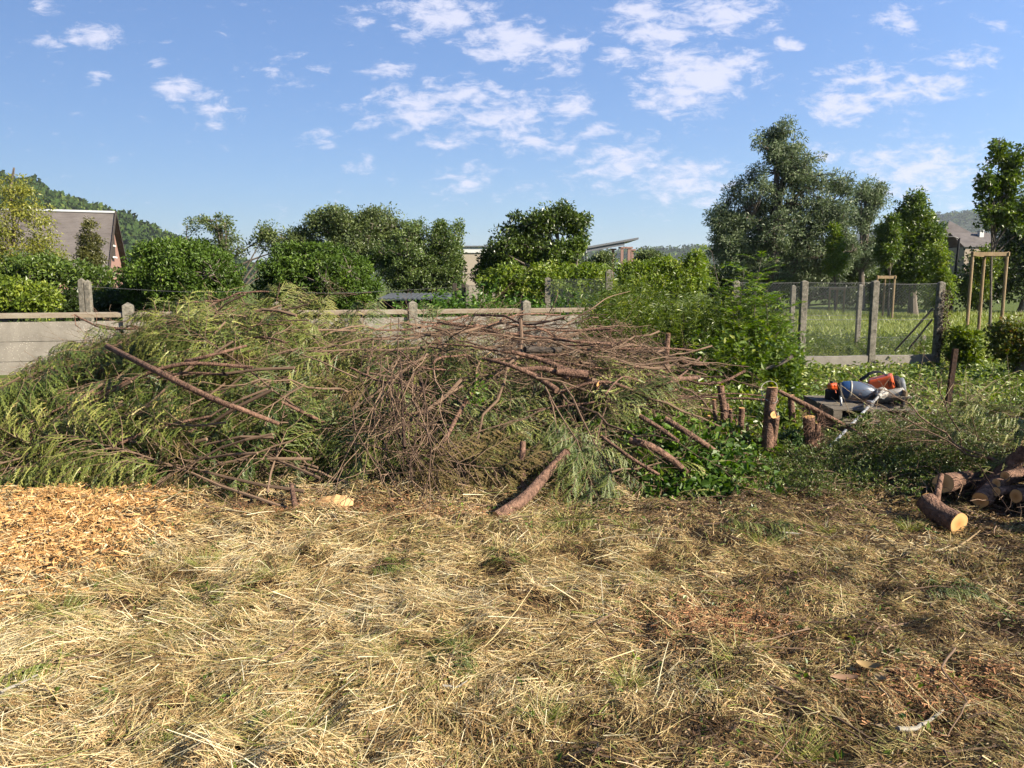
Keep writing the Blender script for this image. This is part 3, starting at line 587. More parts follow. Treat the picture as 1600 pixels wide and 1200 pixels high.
# ---------------------------------------------------------------- rusty stake, dark pole at the right edge
M['rust'] = mat('dark_rust', (.025, .018, .015), (.10, .05, .03), .8, noise=.8, nscale=25, bump=.3, metal=.3)
a = P(1494, 545, 8.9); b = gp(1478, 652); g = G(); d = np.array(a) - np.array(b)
for off, sz in (((0, 0), (.055, .012)), ((.022, .018), (.011, .042)), ((-.022, .018), (.011, .042))):
    V = []
    for e in (b - Vector((0, 0, .2)), a):
        for sx_, sy_ in ((-1, -1), (1, -1), (1, 1), (-1, 1)): V.append((e.x + off[0] + sx_ * sz[0] / 2, e.y + off[1] + sy_ * sz[1] / 2, e.z))
    g.add(V, [(0, 1, 5, 4), (1, 2, 6, 5), (2, 3, 7, 6), (3, 0, 4, 7), (4, 5, 6, 7)])
tag(g.build('iron_stake', M['rust']), 'leaning dark rusty iron stake standing in cut weeds beyond the tool', 'stake')
g = G(); tube(g, [P(1618, 600, 6.9), P(1573, 738, 6.5)], .035, 12); tag(g.build('green_pole', mat('green_paint', (.010, .022, .013), rough=.85, spec=.05)), 'dark green pole leaning at the right edge by the logs', 'pole')

# ---------------------------------------------------------------- trees and shrubs
T = tree
T('birch_tree', 'airy yellow-green birch at the left edge, in front of the slate house', 'tree', 26, [(25, 290, 30, 45), (30, 350, 55, 50), (20, 400, 75, 45), (60, 400, 45, 30), (-60, 340, 70, 90), (75, 430, 55, 25)], LM['birch'], .10, 420, 46, 15, trunk=(10, 22, 262), r0=.12, nb=26, gap=.38, droop=.5)
T('yew_tree', 'small narrow dark conifer standing before the slate roof', 'tree', 24, [(141, 352, 9, 18), (141, 378, 19, 20), (141, 405, 25, 25)], LM['conifer'], .07, 130, 55, 8, trunk=(141, 141, 345), r0=.07, nb=20, gap=.2)
T('hedge_shrub', 'bright green leafy shrub behind the wall at the far left', 'shrub', 15.5, [(20, 462, 62, 30), (60, 470, 30, 26), (-60, 450, 60, 40)], LM['hedge'], .085, 260, 50, 13)
T('hedge_shrub', 'mid-green broad shrub between birch and twin post', 'shrub', 18.5, [(60, 425, 90, 28), (150, 435, 40, 22), (30, 440, 60, 30), (150, 470, 50, 30)], LM['maple'], .085, 330, 50, 14)
T('hedge_shrub', 'shaded dark shrub behind the twin concrete post', 'shrub', 16.8, [(120, 475, 60, 22), (185, 470, 40, 28)], LM['dark'], .08, 180, 50, 12)
T('laurel_bush', 'large rounded dark green bush behind the wall, left one of the two', 'bush', 16.2, [(283, 430, 98, 56), (288, 455, 102, 40), (270, 392, 55, 18)], LM['laurel'], .07, 860, 75, 11, shell=.72)
T('laurel_bush', 'wide rounded dark green bush right of the largest round bush', 'bush', 17.4, [(496, 434, 102, 52), (500, 458, 106, 36), (480, 396, 55, 15)], LM['laurel'], .07, 840, 75, 11, shell=.72)
T('apple_tree', 'thin sparse apple tree rising between the two round bushes', 'tree', 22, [(300, 352, 26, 22), (340, 350, 28, 22), (365, 380, 28, 28), (325, 375, 40, 22), (415, 375, 22, 30), (440, 385, 20, 20)], LM['apple'], .07, 170, 40, 9, trunk=(350, 345, 350), r0=.10, nb=16, gap=.42, twig=1.5)
T('apple_tree', 'broad open-crowned apple tree behind the wider round bush', 'tree', 22, [(540, 350, 55, 28), (590, 350, 40, 25), (500, 345, 28, 18), (560, 385, 80, 35), (470, 378, 40, 22), (620, 375, 45, 32), (600, 400, 60, 30), (515, 335, 14, 12), (420, 365, 12, 16)], LM['apple'], .072, 760, 62, 12, trunk=(560, 555, 345), r0=.15, nb=30, gap=.27, twig=1.3)
T('poplar_shrub', 'pale green thicket of upright shoots right of the apple tree', 'tree', 21, [(640, 410, 60, 60), (690, 400, 35, 60), (650, 365, 14, 25), (687, 362, 10, 26), (716, 375, 7, 32), (665, 430, 70, 30), (710, 420, 20, 40)], LM['poplar'], .068, 640, 60, 10, gap=.22)
T('plum_tree', 'dark glossy plum tree leaning right, before the works building', 'tree', 21, [(835, 355, 50, 28), (800, 385, 45, 35), (870, 335, 32, 20), (885, 350, 25, 25), (780, 405, 38, 28), (762, 428, 26, 22), (810, 428, 40, 24), (858, 415, 42, 34), (870, 385, 30, 25), (840, 385, 40, 30), (915, 345, 15, 10), (905, 365, 12, 12)], LM['plum'], .085, 620, 60, 11, trunk=(862, 870, 345), r0=.13, nb=22, gap=.26, twig=1.3)
T('plum_tree', 'small lower plum shoot of brighter green under the dark plum', 'tree', 20.5, [(890, 395, 22, 22), (870, 405, 25, 20), (905, 385, 10, 12)], LM['maple'], .09, 110, 36, 9, gap=.3)
T('hedge_shrub', 'yellow-green hedge in front of the dark plum tree', 'shrub', 19.6, [(800, 430, 45, 18), (860, 428, 50, 18), (925, 432, 40, 20), (780, 445, 40, 16), (850, 450, 80, 20), (935, 450, 35, 22)], LM['lime'], .085, 560, 42, 9)
T('elder_shrub', 'grey-green rounded shrub under the steel canopy', 'shrub', 27, [(943, 408, 17, 15), (925, 420, 18, 14)], LM['apple'], .085, 130, 40, 9)
T('hedge_shrub', 'lime-yellow shrub row against the distant wood', 'shrub', 22, [(990, 424, 38, 16), (1040, 418, 40, 18), (1088, 410, 16, 20), (1080, 430, 34, 18), (1000, 440, 50, 22), (1060, 440, 50, 22)], LM['lime'], .09, 520, 40, 9, gap=.18)
T('dark_shrub', 'dark bush half hidden behind the lime-yellow shrubs', 'shrub', 25, [(1012, 402, 18, 12), (1020, 412, 26, 14)], LM['apple'], .085, 120, 40, 9)
T('willow_tree', 'huge grey-green willow towering over the mesh fence', 'tree', 40, [(1215, 245, 58, 52), (1175, 300, 55, 50), (1250, 290, 62, 55), (1150, 345, 42, 45), (1215, 360, 70, 55), (1290, 340, 52, 50), (1310, 300, 26, 34), (1235, 400, 60, 45), (1180, 390, 40, 40), (1300, 390, 42, 40), (1215, 205, 30, 18), (1148, 385, 30, 34), (1160, 418, 42, 28), (1215, 432, 60, 26), (1280, 425, 50, 28), (1130, 350, 26, 45), (1142, 395, 36, 36), (1318, 395, 26, 34)], LM['willow'], .165, 1700, 76, 11.5, trunk=(1208, 1215, 250), r0=.42, nb=50, gap=.40, wr=.3, droop=.3, twig=1.0, shell=.35)
T('willow_tree', 'smaller pale willow joined to the right side of the huge willow', 'tree', 44, [(1355, 310, 28, 34), (1350, 350, 30, 34), (1345, 395, 32, 36), (1372, 305, 14, 18)], LM['willow'], .16, 310, 66, 10, trunk=(1345, 1355, 300), r0=.2, nb=20, gap=.34, wr=.32, droop=.3)
T('hornbeam_tree', 'dense dark green tree left of the stone building', 'tree', 36, [(1428, 345, 30, 40), (1400, 375, 32, 36), (1446, 375, 26, 38), (1425, 410, 50, 45), (1432, 312, 12, 16)], LM['maple'], .15, 620, 50, 11, trunk=(1430, 1432, 330), r0=.22, nb=24, gap=.2)
T('hornbeam_tree', 'lighter narrow tree at the right foot of the dense dark tree', 'tree', 33, [(1466, 405, 14, 28), (1474, 445, 20, 30), (1462, 465, 22, 20)], LM['lime'], .11, 210, 44, 9, gap=.28)
T('dark_shrub', 'deep green background growth beneath the huge willow', 'shrub', 46, [(1260, 440, 70, 40), (1180, 440, 60, 40), (1330, 440, 60, 45), (1400, 450, 60, 40), (1130, 440, 40, 30)], LM['dark'], .20, 640, 46, 14)
T('dark_shrub', 'wide dark thicket behind the tall tree guard at the right edge', 'shrub', 40, [(1560, 430, 60, 50), (1620, 400, 60, 80), (1530, 450, 40, 45), (1590, 360, 30, 40), (1680, 380, 60, 90)], LM['dark'], .19, 620, 46, 14)
T('hazel_shrub', 'sunlit green shrub between the stone building and the tall guard', 'shrub', 37, [(1534, 400, 18, 14), (1528, 450, 18, 28), (1540, 420, 20, 20)], LM['weed'], .15, 170, 42, 9)
T('young_maple', 'young maple with narrow upright crown inside the tall guard', 'tree', 24.8, [(1562, 235, 14, 28), (1545, 285, 24, 30), (1575, 280, 24, 36), (1555, 330, 34, 32), (1590, 330, 24, 40), (1590, 250, 10, 28)], LM['maple'], .13, 250, 34, 9, trunk=(1553, 1563, 215), r0=.045, nb=34, gap=.25, twig=2.2, start=.42)
T('young_maple', 'slim pale lime young tree inside the smallest guard', 'tree', 37.5, [(1304, 380, 13, 22), (1304, 410, 18, 24), (1305, 360, 8, 12)], LM['lime'], .13, 130, 34, 7, trunk=(1308, 1305, 355), r0=.05, nb=20, gap=.1, start=.5)
T('young_maple', 'young green tree inside the mid-sized guard', 'tree', 33.6, [(1390, 365, 14, 22), (1388, 395, 22, 22), (1393, 345, 7, 12)], LM['maple'], .13, 150, 36, 7, trunk=(1393, 1390, 340), r0=.05, nb=20, gap=.1, start=.5)
T('garden_shrub', 'leafy green shrub on the grass right of the fence corner', 'shrub', 14.2, [(1508, 535, 26, 24), (1505, 555, 22, 22)], LM['weed'], .09, 90, 36, 10)
T('garden_shrub', 'reddish-tipped shrub at the right edge beyond the stake', 'shrub', 12.6, [(1580, 515, 34, 24), (1600, 545, 40, 36), (1565, 540, 20, 24), (1650, 530, 40, 50)], leafmat('spiraea_leaf', (.06, .09, .015), (.17, .21, .03), (.36, .20, .06)), .07, 240, 46, 12)

# climbing weeds just behind the wall
def stemweed(g, gs, x, y, z0, h, nleaf, L, wr, lean=.15, up=.2, curve=.12, fromf=.12):
    n = len(x); k = 5; t = np.linspace(0, 1, k)[None, :, None]; d = np.stack([rng.normal(size=n) * lean, rng.normal(size=n) * lean, np.ones(n)], -1)
    b = np.stack([x, y, z0], -1); pth = b[:, None] + d[:, None] * h[:, None, None] * t; pth[:, :, :2] += (rng.normal(size=(n, 1, 2)) * curve * h[:, None, None]) * t ** 2
    add_tubes(gs, pth, np.array([.004, .0035, .003, .002, .001])[None], 3, cap=False)
    q = fromf + (1 - fromf) * rng.random((n, nleaf)); i = np.minimum((q * (k - 1)).astype(int), k - 2); f = (q * (k - 1) - i)[..., None]; ar = np.arange(n)[:, None]
    pp = (pth[ar, i] * (1 - f) + pth[ar, i + 1] * f).reshape(-1, 3); m_ = len(pp); D = rdir(m_); D[:, 2] = D[:, 2] * .5 + up; D = nrm(D)
    ls = L * (.5 + .8 * rng.random(m_)); add_leaves(g, pp, D, nrm(rdir(m_) * .6 + [0, 0, 1]), ls, ls * wr, .1, r=np.clip(np.repeat(rng.random(n) * .8, nleaf) + rng.normal(size=m_) * .18, 0, 1))
def weeds(name, label_m, n, fx, hfun, nleaf, L, wr, lm, **kw):
    x, y = fx(n); g = G(); gs = G(); h = hfun(x, y) * (.6 + .5 * rng.random(len(x))); stemweed(g, g, x, y, ground_z(x, y) - .02, h, nleaf, L, wr, **kw)
    return tag(g.build(name, lm), kind='stuff')
def region(px0, px1, Y0, Y1):
    def f(n):
        y = Y0 + (Y1 - Y0) * rng.random(n); x = (rng.uniform(px0, px1, n) - 800) / FPX * y; return x, y
    return f
wf = lambda d0: (lambda x, y: np.interp(x / y * FPX + 800, d0[0], d0[1]) * (.75 + .5 * vnoise(x * 1.5, y * 1.5, 0, 3)))
weeds('undergrowth', '', 1500, region(915, 1215, 11.2, 15.2), wf(([915, 960, 1020, 1080, 1140, 1180, 1230], [1.0, 1.4, 1.5, 1.45, 1.25, 1.1, .9])), 34, .105, .22, LM['weed'], lean=.10)
weeds('undergrowth', '', 420, region(1090, 1250, 10.2, 13.4), wf(([1090, 1150, 1200, 1262], [.8, 1.0, .95, .55])), 30, .10, .5, leafmat('weed_leaf_bright', (.07, .13, .015), (.19, .28, .03), (.38, .42, .07), trans=.4), lean=.14)
weeds('undergrowth', '', 700, region(560, 950, 16.6, 19), wf(([560, 640, 700, 760, 830, 950], [.8, 1.1, 1.45, 1.3, 1.2, 1.2])), 34, .10, .6, leafmat('bramble_leaf', (.07, .15, .02), (.14, .27, .03), (.25, .38, .06)), lean=.15)
weeds('undergrowth', '', 500, region(750, 960, 19.5, 23), wf(([750, 960], [1.25, 1.4])), 34, .11, .4, LM['weed'], lean=.12)
weeds('undergrowth', '', 900, region(-60, 560, 14.6, 16.0), wf(([-60, 560], [.8, .8])), 20, .10, .5, LM['dark'], lean=.2)
weeds('undergrowth', '', 620, region(1240, 1480, 15, 20), wf(([1240, 1500], [.40, .32])), 26, .07, .4, LM['weed'], lean=.2)
# ash sapling and tall shoots
def sapling(name, label, px, ytop, Y, lm, n=1, L=.09, spread=.35, pairs=7):
    b = P(px, HOR, Y); top = P(px, ytop, Y).z; loc = np.array([b.x, Y, 0]); root = empty(name, loc, label, 'sapling')
    gs = G(); g = G()
    for s in range(n):
        x0, y0 = rng.normal(size=2) * .08; hx, hy = rng.normal(size=2) * spread * .5; H = top * (1 if s == 0 else .6 + .35 * rng.random())
        t = np.linspace(0, 1, 8)[:, None]; st = np.array([x0, y0, 0]) + np.array([hx, hy, H]) * t; st[:, 0] += .04 * np.sin(t[:, 0] * 5 + s); add_tubes(gs, st[None], (.013 * (1 - .75 * t[:, 0]))[None], 6)
        for k in range(26):
            q = .25 + .75 * rng.random(); p = np.array([np.interp(q, t[:, 0], st[:, j]) for j in range(3)]); a = rng.random() * 2 * PI; Lr = .38 * (1.15 - .6 * q) + .08
            d = np.array([math.cos(a), math.sin(a), .55]); u = np.linspace(0, 1, 7)[:, None]; rc = p + d * Lr * u; rc[:, 2] -= .12 * Lr * u[:, 0] ** 2 * 1.6
            add_tubes(gs, rc[None], .0025, 3, cap=False); side = np.cross(d, [0, 0, 1.]); side /= np.linalg.norm(side)
            for j in range(pairs):
                f = .2 + .8 * j / pairs; pt = np.array([np.interp(f, u[:, 0], rc[:, c]) for c in range(3)])
                for sg in (-1, 1):
                    DD = nrm(side * sg + d * .5 + rng.normal(size=3) * .12 + np.array([0, 0, -.02])); add_leaves(g, pt[None], DD[None], nrm(np.array([[0, 0, 1.]]) + rng.normal(size=3) * .2), np.array([L * (.7 + .5 * rng.random())]), np.array([L * .36]), .1, r=[np.clip(.5 + .25 * rng.normal() + .3 * (q - .5), 0, 1)])
            DD = nrm(d + np.array([0, 0, -.5])); add_leaves(g, rc[-1][None], DD[None], np.array([[0, 0, 1.]]), np.array([L]), np.array([L * .36]), .1, r=[.6])
    o = gs.build('stem', M['bark_grey'], None, loc * 0); o.parent = root; o = g.build('foliage', lm, root)
LM['ash'] = leafmat('ash_leaf', (.08, .15, .02), (.18, .30, .035), (.34, .42, .08), trans=.42)
sapling('ash_sapling', 'tall ash sapling of feathery bright leaves, left of the mesh fence', 1163, 392, 12.2, LM['ash'], 6, .095, .5)
sapling('ash_sapling', 'shorter ash shoots in the weeds at the foot of the tall sapling', 1205, 452, 11.6, LM['ash'], 4, .11, .5)
sapling('elder_sapling', 'small leafy shoot beside the last mossy post of the netting', 985, 455, 13.2, LM['ash'], 2, .09, .3)
# grass beyond the fence
n = 60000; y = 15 + 22 * rng.random(n) ** 1.3; x = rng.uniform(.28, .75, n) * y; h = (.05 + .09 * rng.random(n)) * (1 + .8 * (vnoise(x * .8, y * .8, 0, 2) > .6)) * np.where(y > 33, 1.7, 1)
D = nrm(np.stack([rng.normal(size=n) * .4, rng.normal(size=n) * .4, np.ones(n)], -1)); g = G()
strips(g, np.stack([x, y, np.zeros(n)], -1), D, h, .012 + .012 * rng.random(n) * y / 15, nrm(np.stack([rng.normal(size=n) * .5, -np.ones(n), np.zeros(n)], -1)), np.stack([rng.normal(size=n) * .05, rng.normal(size=n) * .05, 0 * x], -1), 2, taper=.9)
tag(g.build('meadow_grass', leafmat('grass_blade', (.16, .24, .025), (.36, .42, .05), (.52, .52, .12), trans=.4)), kind='stuff')

# ---------------------------------------------------------------- cut cypress branches
LM['cyp'] = mat('cypress_spray', (.045, .085, .02), rough=.5, attr=True, trans=.06, objvar=.4, spec=.35, stops=[(0, (.026, .046, .011)), (.3, (.088, .128, .022)), (.58, (.20, .225, .042)), (.84, (.38, .36, .095)), (1, (.48, .31, .12))])
LM['cypbrown'] = mat('dry_cypress_spray', (.2, .13, .06), rough=.75, attr=True, trans=.25, objvar=.4, spec=.1, stops=[(0, (.09, .08, .03)), (.4, (.20, .15, .06)), (.8, (.38, .26, .12)), (1, (.42, .25, .13))])
def curve_pts(p, d, L, k, grav, wob=.03):
    t = np.linspace(0, 1, k)[:, None]; p = np.array(p, float); d = np.array(d, float)
    c = p + d * L * t; c[:, 2] -= grav * L * t[:, 0] ** 2; c[1:] += np.cumsum(rng.normal(size=(k - 1, 3)) * wob * L / k, 0); return c
def cypress_meshes(L=1.9, nb=26, bare=.35, width=.55, sag=.12, green=0, dens=1.0, blade=.052):
    gs = G(); gf = G(); st = curve_pts((0, 0, 0), (1, 0, 0), L, 9, sag, .13)
    add_tubes(gs, st[None], (.012 * (1 - .85 * np.linspace(0, 1, 9)) * L / 1.9)[None], 6, r=[.5])
    BP, BD, BN, BR = [], [], [], []; FP, FD, FL, FN, FR, FB = [], [], [], [], [], []
    for i in range(nb):
        q = bare + (1 - bare) * (i + .5 * rng.random()) / nb; p = np.array([np.interp(q, np.linspace(0, 1, 9), st[:, c]) for c in range(3)])
        sd = 1 if i % 2 else -1; l = width * (.35 + .75 * math.sin(min(1, (1 - q) / (1 - bare) * 1.25) * PI / 2)) * (.7 + .5 * rng.random())
        if rng.random() < .07: continue
        roll = rng.normal() * .4; d = nrm(np.array([.75 + rng.normal() * .14, sd * .75 * math.cos(roll), .26 + .45 * math.sin(roll)]) + rng.normal(size=3) * .06)
        c = curve_pts(p, d, l, 7, .25 + .5 * rng.random(), .17); add_tubes(gs, c[None], (.0032 * (1 - .7 * np.linspace(0, 1, 7)))[None], 4, r=[rng.random()], cap=False)
        nt = int(20 * dens * (.5 + l / width * .5)); base_r = rng.random() * .5
        for j in range(nt):
            f = .12 + .88 * (j + rng.random() * .5) / nt; pt = np.array([np.interp(f, np.linspace(0, 1, 7), c[:, k]) for k in range(3)]); tg = nrm(c[min(6, int(f * 6) + 1)] - c[min(5, int(f * 6))])
            s2 = 1 if j % 2 else -1; side = nrm(np.cross(tg, np.array([0, 0, 1.]) + rng.normal(size=3) * .15)); lt = (.14 * (1 - .5 * f) + .04) * (.75 + .5 * rng.random()) * width / .55
            dd = nrm(tg * .7 + side * s2 * .62 + np.array([0, 0, -.05 - .75 * rng.random()]) + rng.normal(size=3) * .16); sv0 = nrm(np.cross(dd, np.array([0, 0, 1.]) + rng.normal(size=3) * .2)); fr_ = base_r * .5 + .3 * rng.random()
            FP.append(pt); FD.append(dd); FL.append(lt * 1.02); FN.append(nrm(np.cross(sv0, dd) + rng.normal(size=3) * .3)); FR.append(np.clip(fr_ + .18 * f + .05, 0, .97)); FB.append([0, 0, -.38 * lt])
            nbld = 10
            for v in range(nbld):
                uu = (v + .3) / nbld; pp = pt + dd * lt * uu + np.array([0, 0, -.38 * lt * uu ** 2]); s3 = 1 if v % 2 else -1; loc_d = nrm(dd + np.array([0, 0, -.76 * uu]))
                BP.append(pp); BD.append(nrm(loc_d * .95 + sv0 * s3 * .55 + rng.normal(size=3) * .07)); BN.append(nrm(np.cross(sv0, loc_d) + rng.normal(size=3) * .25)); BR.append(np.clip(fr_ + .40 * uu * (.4 + .6 * f) + .07 * rng.normal(), 0, .97))
    n = len(BP); ls = .028 * (.7 + .6 * rng.random(n)); add_leaves(gf, np.array(BP), np.array(BD), np.array(BN), ls, ls * .24, .03, r=np.array(BR), mid=.45)
    strips(gf, np.array(FP), np.array(FD), np.array(FL), np.full(len(FP), .010), np.array(FN), np.array(FB), 4, r=np.array(FR), taper=.8)
    return gs, gf
def stash(g, name, m):
    o = g.build(name, m, smooth=False); me = o.data; bpy.data.objects.remove(o); return me
CYP = []
for i in range(9):
    L_ = [1.9, 1.5, 2.2, 1.2, 1.7, 1.4, 2.0, 1.0, 1.6][i]
    gs, gf = cypress_meshes(L_, int(22 * L_ / 1.7) + 6, [.3, .2, .4, .15, .25, .35, .3, .1, .2][i], [.55, .5, .6, .45, .6, .5, .55, .4, .6][i])
    CYP.append((stash(gs, 'cypress_stem', M['bark_twig']), stash(gf, 'cypress_foliage', LM['cypbrown'] if i == 5 else LM['cyp'])))
def twiggy(L, nb, r0, spread=.6, sub=3, sag=.05, wob=.5):
    g = G(); st = curve_pts((0, 0, 0), (1, 0, 0), L, 12, sag, wob * .45); tt = np.linspace(0, 1, 12); add_tubes(g, st[None], (r0 * (1 - .8 * tt))[None], 7, r=[.45])
    P2 = []; R2 = []
    for i in range(nb):
        q = .12 + .86 * rng.random(); p = np.array([np.interp(q, tt, st[:, c]) for c in range(3)]); a = rng.random() * 2 * PI
        d = nrm(np.array([.9, math.cos(a) * .7, math.sin(a) * .5])); l = spread * (1.15 - .7 * q) * (.5 + .8 * rng.random()); c = curve_pts(p, d, l, 6, rng.normal() * .25, .25); P2.append(c); R2.append(r0 * .24 * (1 - .75 * np.linspace(0, 1, 6)))
        for j in range(sub):
            f = .3 + .6 * rng.random(); pt = np.array([np.interp(f, np.linspace(0, 1, 6), c[:, k]) for k in range(3)]); c2 = curve_pts(pt, nrm(d + rng.normal(size=3) * .6), l * .5 * (.4 + rng.random()), 6, rng.normal() * .3, .3); P2.append(c2); R2.append(r0 * .13 * (1 - .6 * np.linspace(0, 1, 6)))
    add_tubes(g, np.array(P2), np.maximum(np.array(R2), .0013), 4, cap=False); return g
TWG = [stash(twiggy(L_, n_, r_, s_), 'bare_branch', M['bark_twig']) for (L_, n_, r_, s_) in ((2.0, 16, .016, .6), (1.5, 14, .011, .5), (1.1, 12, .008, .45), (1.7, 20, .013, .55), (.8, 10, .006, .35), (1.3, 22, .009, .6))]
def frame(D, Nn):
    D = Vector(D).normalized(); Nn = Vector(Nn); Y_ = Nn.cross(D).normalized(); Z_ = D.cross(Y_)
    return Matrix(((D.x, Y_.x, Z_.x), (D.y, Y_.y, Z_.y), (D.z, Y_.z, Z_.z)))
def xf(o, loc, D, Nn, sc):
    o.matrix_world = Matrix.Translation(loc) @ frame(D, Nn).to_4x4() @ Matrix.Scale(sc, 4)
def put_cyp(k, loc, D, Nn, sc, label, group):
    o = bpy.data.objects.new('cypress_branch', CYP[k][0]); COL.objects.link(o); xf(o, loc, D, Nn, sc); tag(o, label, 'branch', group)
    f = bpy.data.objects.new('foliage', CYP[k][1]); COL.objects.link(f); f.parent = o; return o
def put_twg(k, loc, D, Nn, sc, label, group):
    o = bpy.data.objects.new('bare_branch', TWG[k]); COL.objects.link(o); xf(o, loc, D, Nn, sc); return tag(o, label, 'branch', group)
def Hn(x, y):
    e = .08; a = float(Hm(x + e, y)) - float(Hm(x - e, y)); b = float(Hm(x, y + e)) - float(Hm(x, y - e)); return Vector((-a / (2 * e), -b / (2 * e), 1)).normalized()
GL = 'cut cypress branches piled in the heap'; GT = 'bare reddish twiggy branches in the heap'
LBL = 'leafy cut cypress branch with drooping green and yellowish sprays, lying in the heap'
LBT = 'bare brown branch with thin side twigs tangled in the heap'
def direction(x, y):
    """way a branch's tip points at this spot of the heap"""
    if x < -2.0: a = PI + rng.normal() * .45 + .25
    elif x < -.8: a = PI * 1.05 + rng.normal() * .8 + .3
    elif x < .6: a = -PI / 2 + rng.normal() * 1.0
    else: a = -.9 + rng.normal() * .8
    return a
def proj(v):
    d = Vector(v) - Vector((0, 0, CAMH)); f = d.y * math.cos(PITCH) - d.z * math.sin(PITCH); u = d.y * math.sin(PITCH) + d.z * math.cos(PITCH); return 800 + FPX * d.x / f, 600 - FPX * u / f
TOPX = [-200, 0, 60, 100, 200, 300, 380, 430, 500, 600, 700, 800, 900, 960, 1050, 1120, 1200]; TOPY = [630, 595, 552, 528, 498, 478, 460, 446, 482, 503, 520, 518, 520, 525, 550, 580, 610]
def under(v, m=0):
    px, py = proj(v); return py > np.interp(px, TOPX, TOPY) + m
cnt = 0; tries = 0
while cnt < 262 and tries < 5000:
    tries += 1; x = rng.uniform(-5.7, 1.85); yf = float(np.interp(x, FXX, FYY)); y = yf - .05 + 4.4 * rng.random() ** 1.25
    dens = 1.0 if x < -1.2 else (.62 if x < .3 else .38)
    if x > -.2 and y > 7.2: dens = .12
    if x > 1.0 and y < 7.2: dens = .5
    if abs(x + 1.35) < .45 and y < 6.7: dens = .06
    if abs(x - .15) < .4 and y < 6.8: dens = .06
    if -.5 < x < .95 and y < 6.3: dens = .0
    if x > .95 and y < 7.0: dens = .04
    if rng.random() > dens: continue
    h = float(Hm(x, y))
    if h < .04 and rng.random() < .6: continue
    n = Hn(x, y); a = direction(x, y); D = Vector((math.cos(a), math.sin(a), 0)); D = (D - n * D.dot(n)); D.normalize()
    front = max(0, 1 - (y - yf) / 1.2); D.z -= .10 * front; D.z += rng.normal() * .10
    lay = rng.random(); z = float(ground_z(x, y)) + (h * .62) * (lay ** .5) + .02 + .16 * lay
    k = int(rng.integers(0, 9)); sc = .68 + .45 * rng.random()
    loc = Vector((x, y, z)) - D * .7 * sc
    gzb = float(ground_z(loc.x, loc.y)); loc.z = max(loc.z, gzb + .02)
    tipp = loc + D * 1.6 * sc; gt = float(ground_z(tipp.x, tipp.y)) + .05
    if tipp.z < gt: D = (Vector((tipp.x, tipp.y, gt)) - loc).normalized()
    if tipp.y < yf - .3 or (x > -.6 and tipp.y < yf + .25) or not under(tipp, 6) or not under(loc, 0) or not under(loc.lerp(tipp, .6), 18): continue
    nn = (n + Vector(rng.normal(size=3) * .28)).normalized(); put_cyp(k, loc, D, nn, sc, LBL, GL); cnt += 1
cnt = 0
while cnt < 76:
    x = rng.uniform(-5.2, 2.3); yf = float(np.interp(x, FXX, FYY)); y = yf + 3.9 * rng.random() ** 1.2
    if rng.random() > (.18 if x < -1 else .8): continue
    n = Hn(x, y); a = direction(x, y) + rng.normal() * .5
    if x > .2 and y > 7.0: a = rng.choice([0, PI]) + rng.normal() * .4
    D = Vector((math.cos(a), math.sin(a), 0)); D = (D - n * D.dot(n)); D.z += rng.normal() * .13; D.normalize()
    z = float(ground_z(x, y)) + float(Hm(x, y)) * .62 + .04 + .08 * rng.random(); sc = .7 + .55 * rng.random(); loc = Vector((x, y, z)) - D * .6
    tipp = loc + D * 1.3 * sc
    if tipp.y < yf - .2 or (x > -.4 and tipp.y < yf + .2) or tipp.z < 0 or not under(tipp, -8): continue
    put_twg(int(rng.integers(0, 6)), loc, D, (n + Vector(rng.normal(size=3) * .5)).normalized(), sc, LBT, GT); cnt += 1
# thicker reddish limbs, bunched at the upper right of the heap
for i in range(34):
    x = rng.uniform(-1.2, 2.0) if i < 27 else rng.uniform(-4, -1); y = rng.uniform(6.6, 9.2) if i < 27 else rng.uniform(6.3, 8.5); L_ = rng.uniform(.6, 1.7); a = rng.choice([0, PI]) + rng.normal() * .45; el = rng.normal() * .10
    c = Vector((x, y, float(ground_z(x, y)) + float(Hm(x, y)) * .62 + .05 + .10 * rng.random())); D = Vector((math.cos(a), math.sin(a), el)); pts = []
    for q in (-.5, -.17, .17, .5):
        p = c + D * L_ * q + Vector(rng.normal(size=3) * .05); p.z = max(p.z, float(ground_z(p.x, p.y)) + .03); pts.append(p)
    r = rng.uniform(.006, .016); g = G(); tube(g, pts, [r, r * .9, r * .8, r * .6], 9, sub=4, wob=.003)
    for s_ in range(3):
        p = pts[int(rng.integers(0, 4))]; e = p + Vector(rng.normal(size=3) * [.16, .12, .14]); tube(g, [p, p.lerp(e, .5) + Vector(rng.normal(size=3) * .02), e], [r * .4, r * .3, r * .12], 5)
    o = g.build('stripped_limb', M['bark_red'], None, tuple(c), smooth=True); tag(o, 'stripped reddish limb with short broken side shoots, in the heap', 'branch', 'stripped reddish limbs in the heap')
# small dead twigs and shed sprays filling the heap: nobody could count them
n = 3400; x = rng.uniform(-5.9, 3.2, n); yf = np.interp(x, FXX, FYY); y = yf - .25 + 4.6 * rng.random(n) ** 1.2; kh = ~(((np.abs(x + 1.35) < .42) | (np.abs(x - .12) < .36)) & (y < 6.7) & (rng.random(n) < .85)); x, y = x[kh], y[kh]; n = len(x); hz = np.maximum(Hm(x, y), 0)
z = ground_z(x, y) + hz * .40 * rng.random(n) ** .7 + .03; a = rng.random(n) * 2 * PI; L_ = .12 + .4 * rng.random(n) ** 2; D = nrm(np.stack([np.cos(a), np.sin(a), rng.normal(size=n) * .35], -1)); t_ = np.linspace(-.5, .5, 4)[None, :, None]
pth = np.stack([x, y, z + .02], -1)[:, None] + D[:, None] * L_[:, None, None] * t_ + rng.normal(size=(n, 4, 3)) * (.05 * L_)[:, None, None]
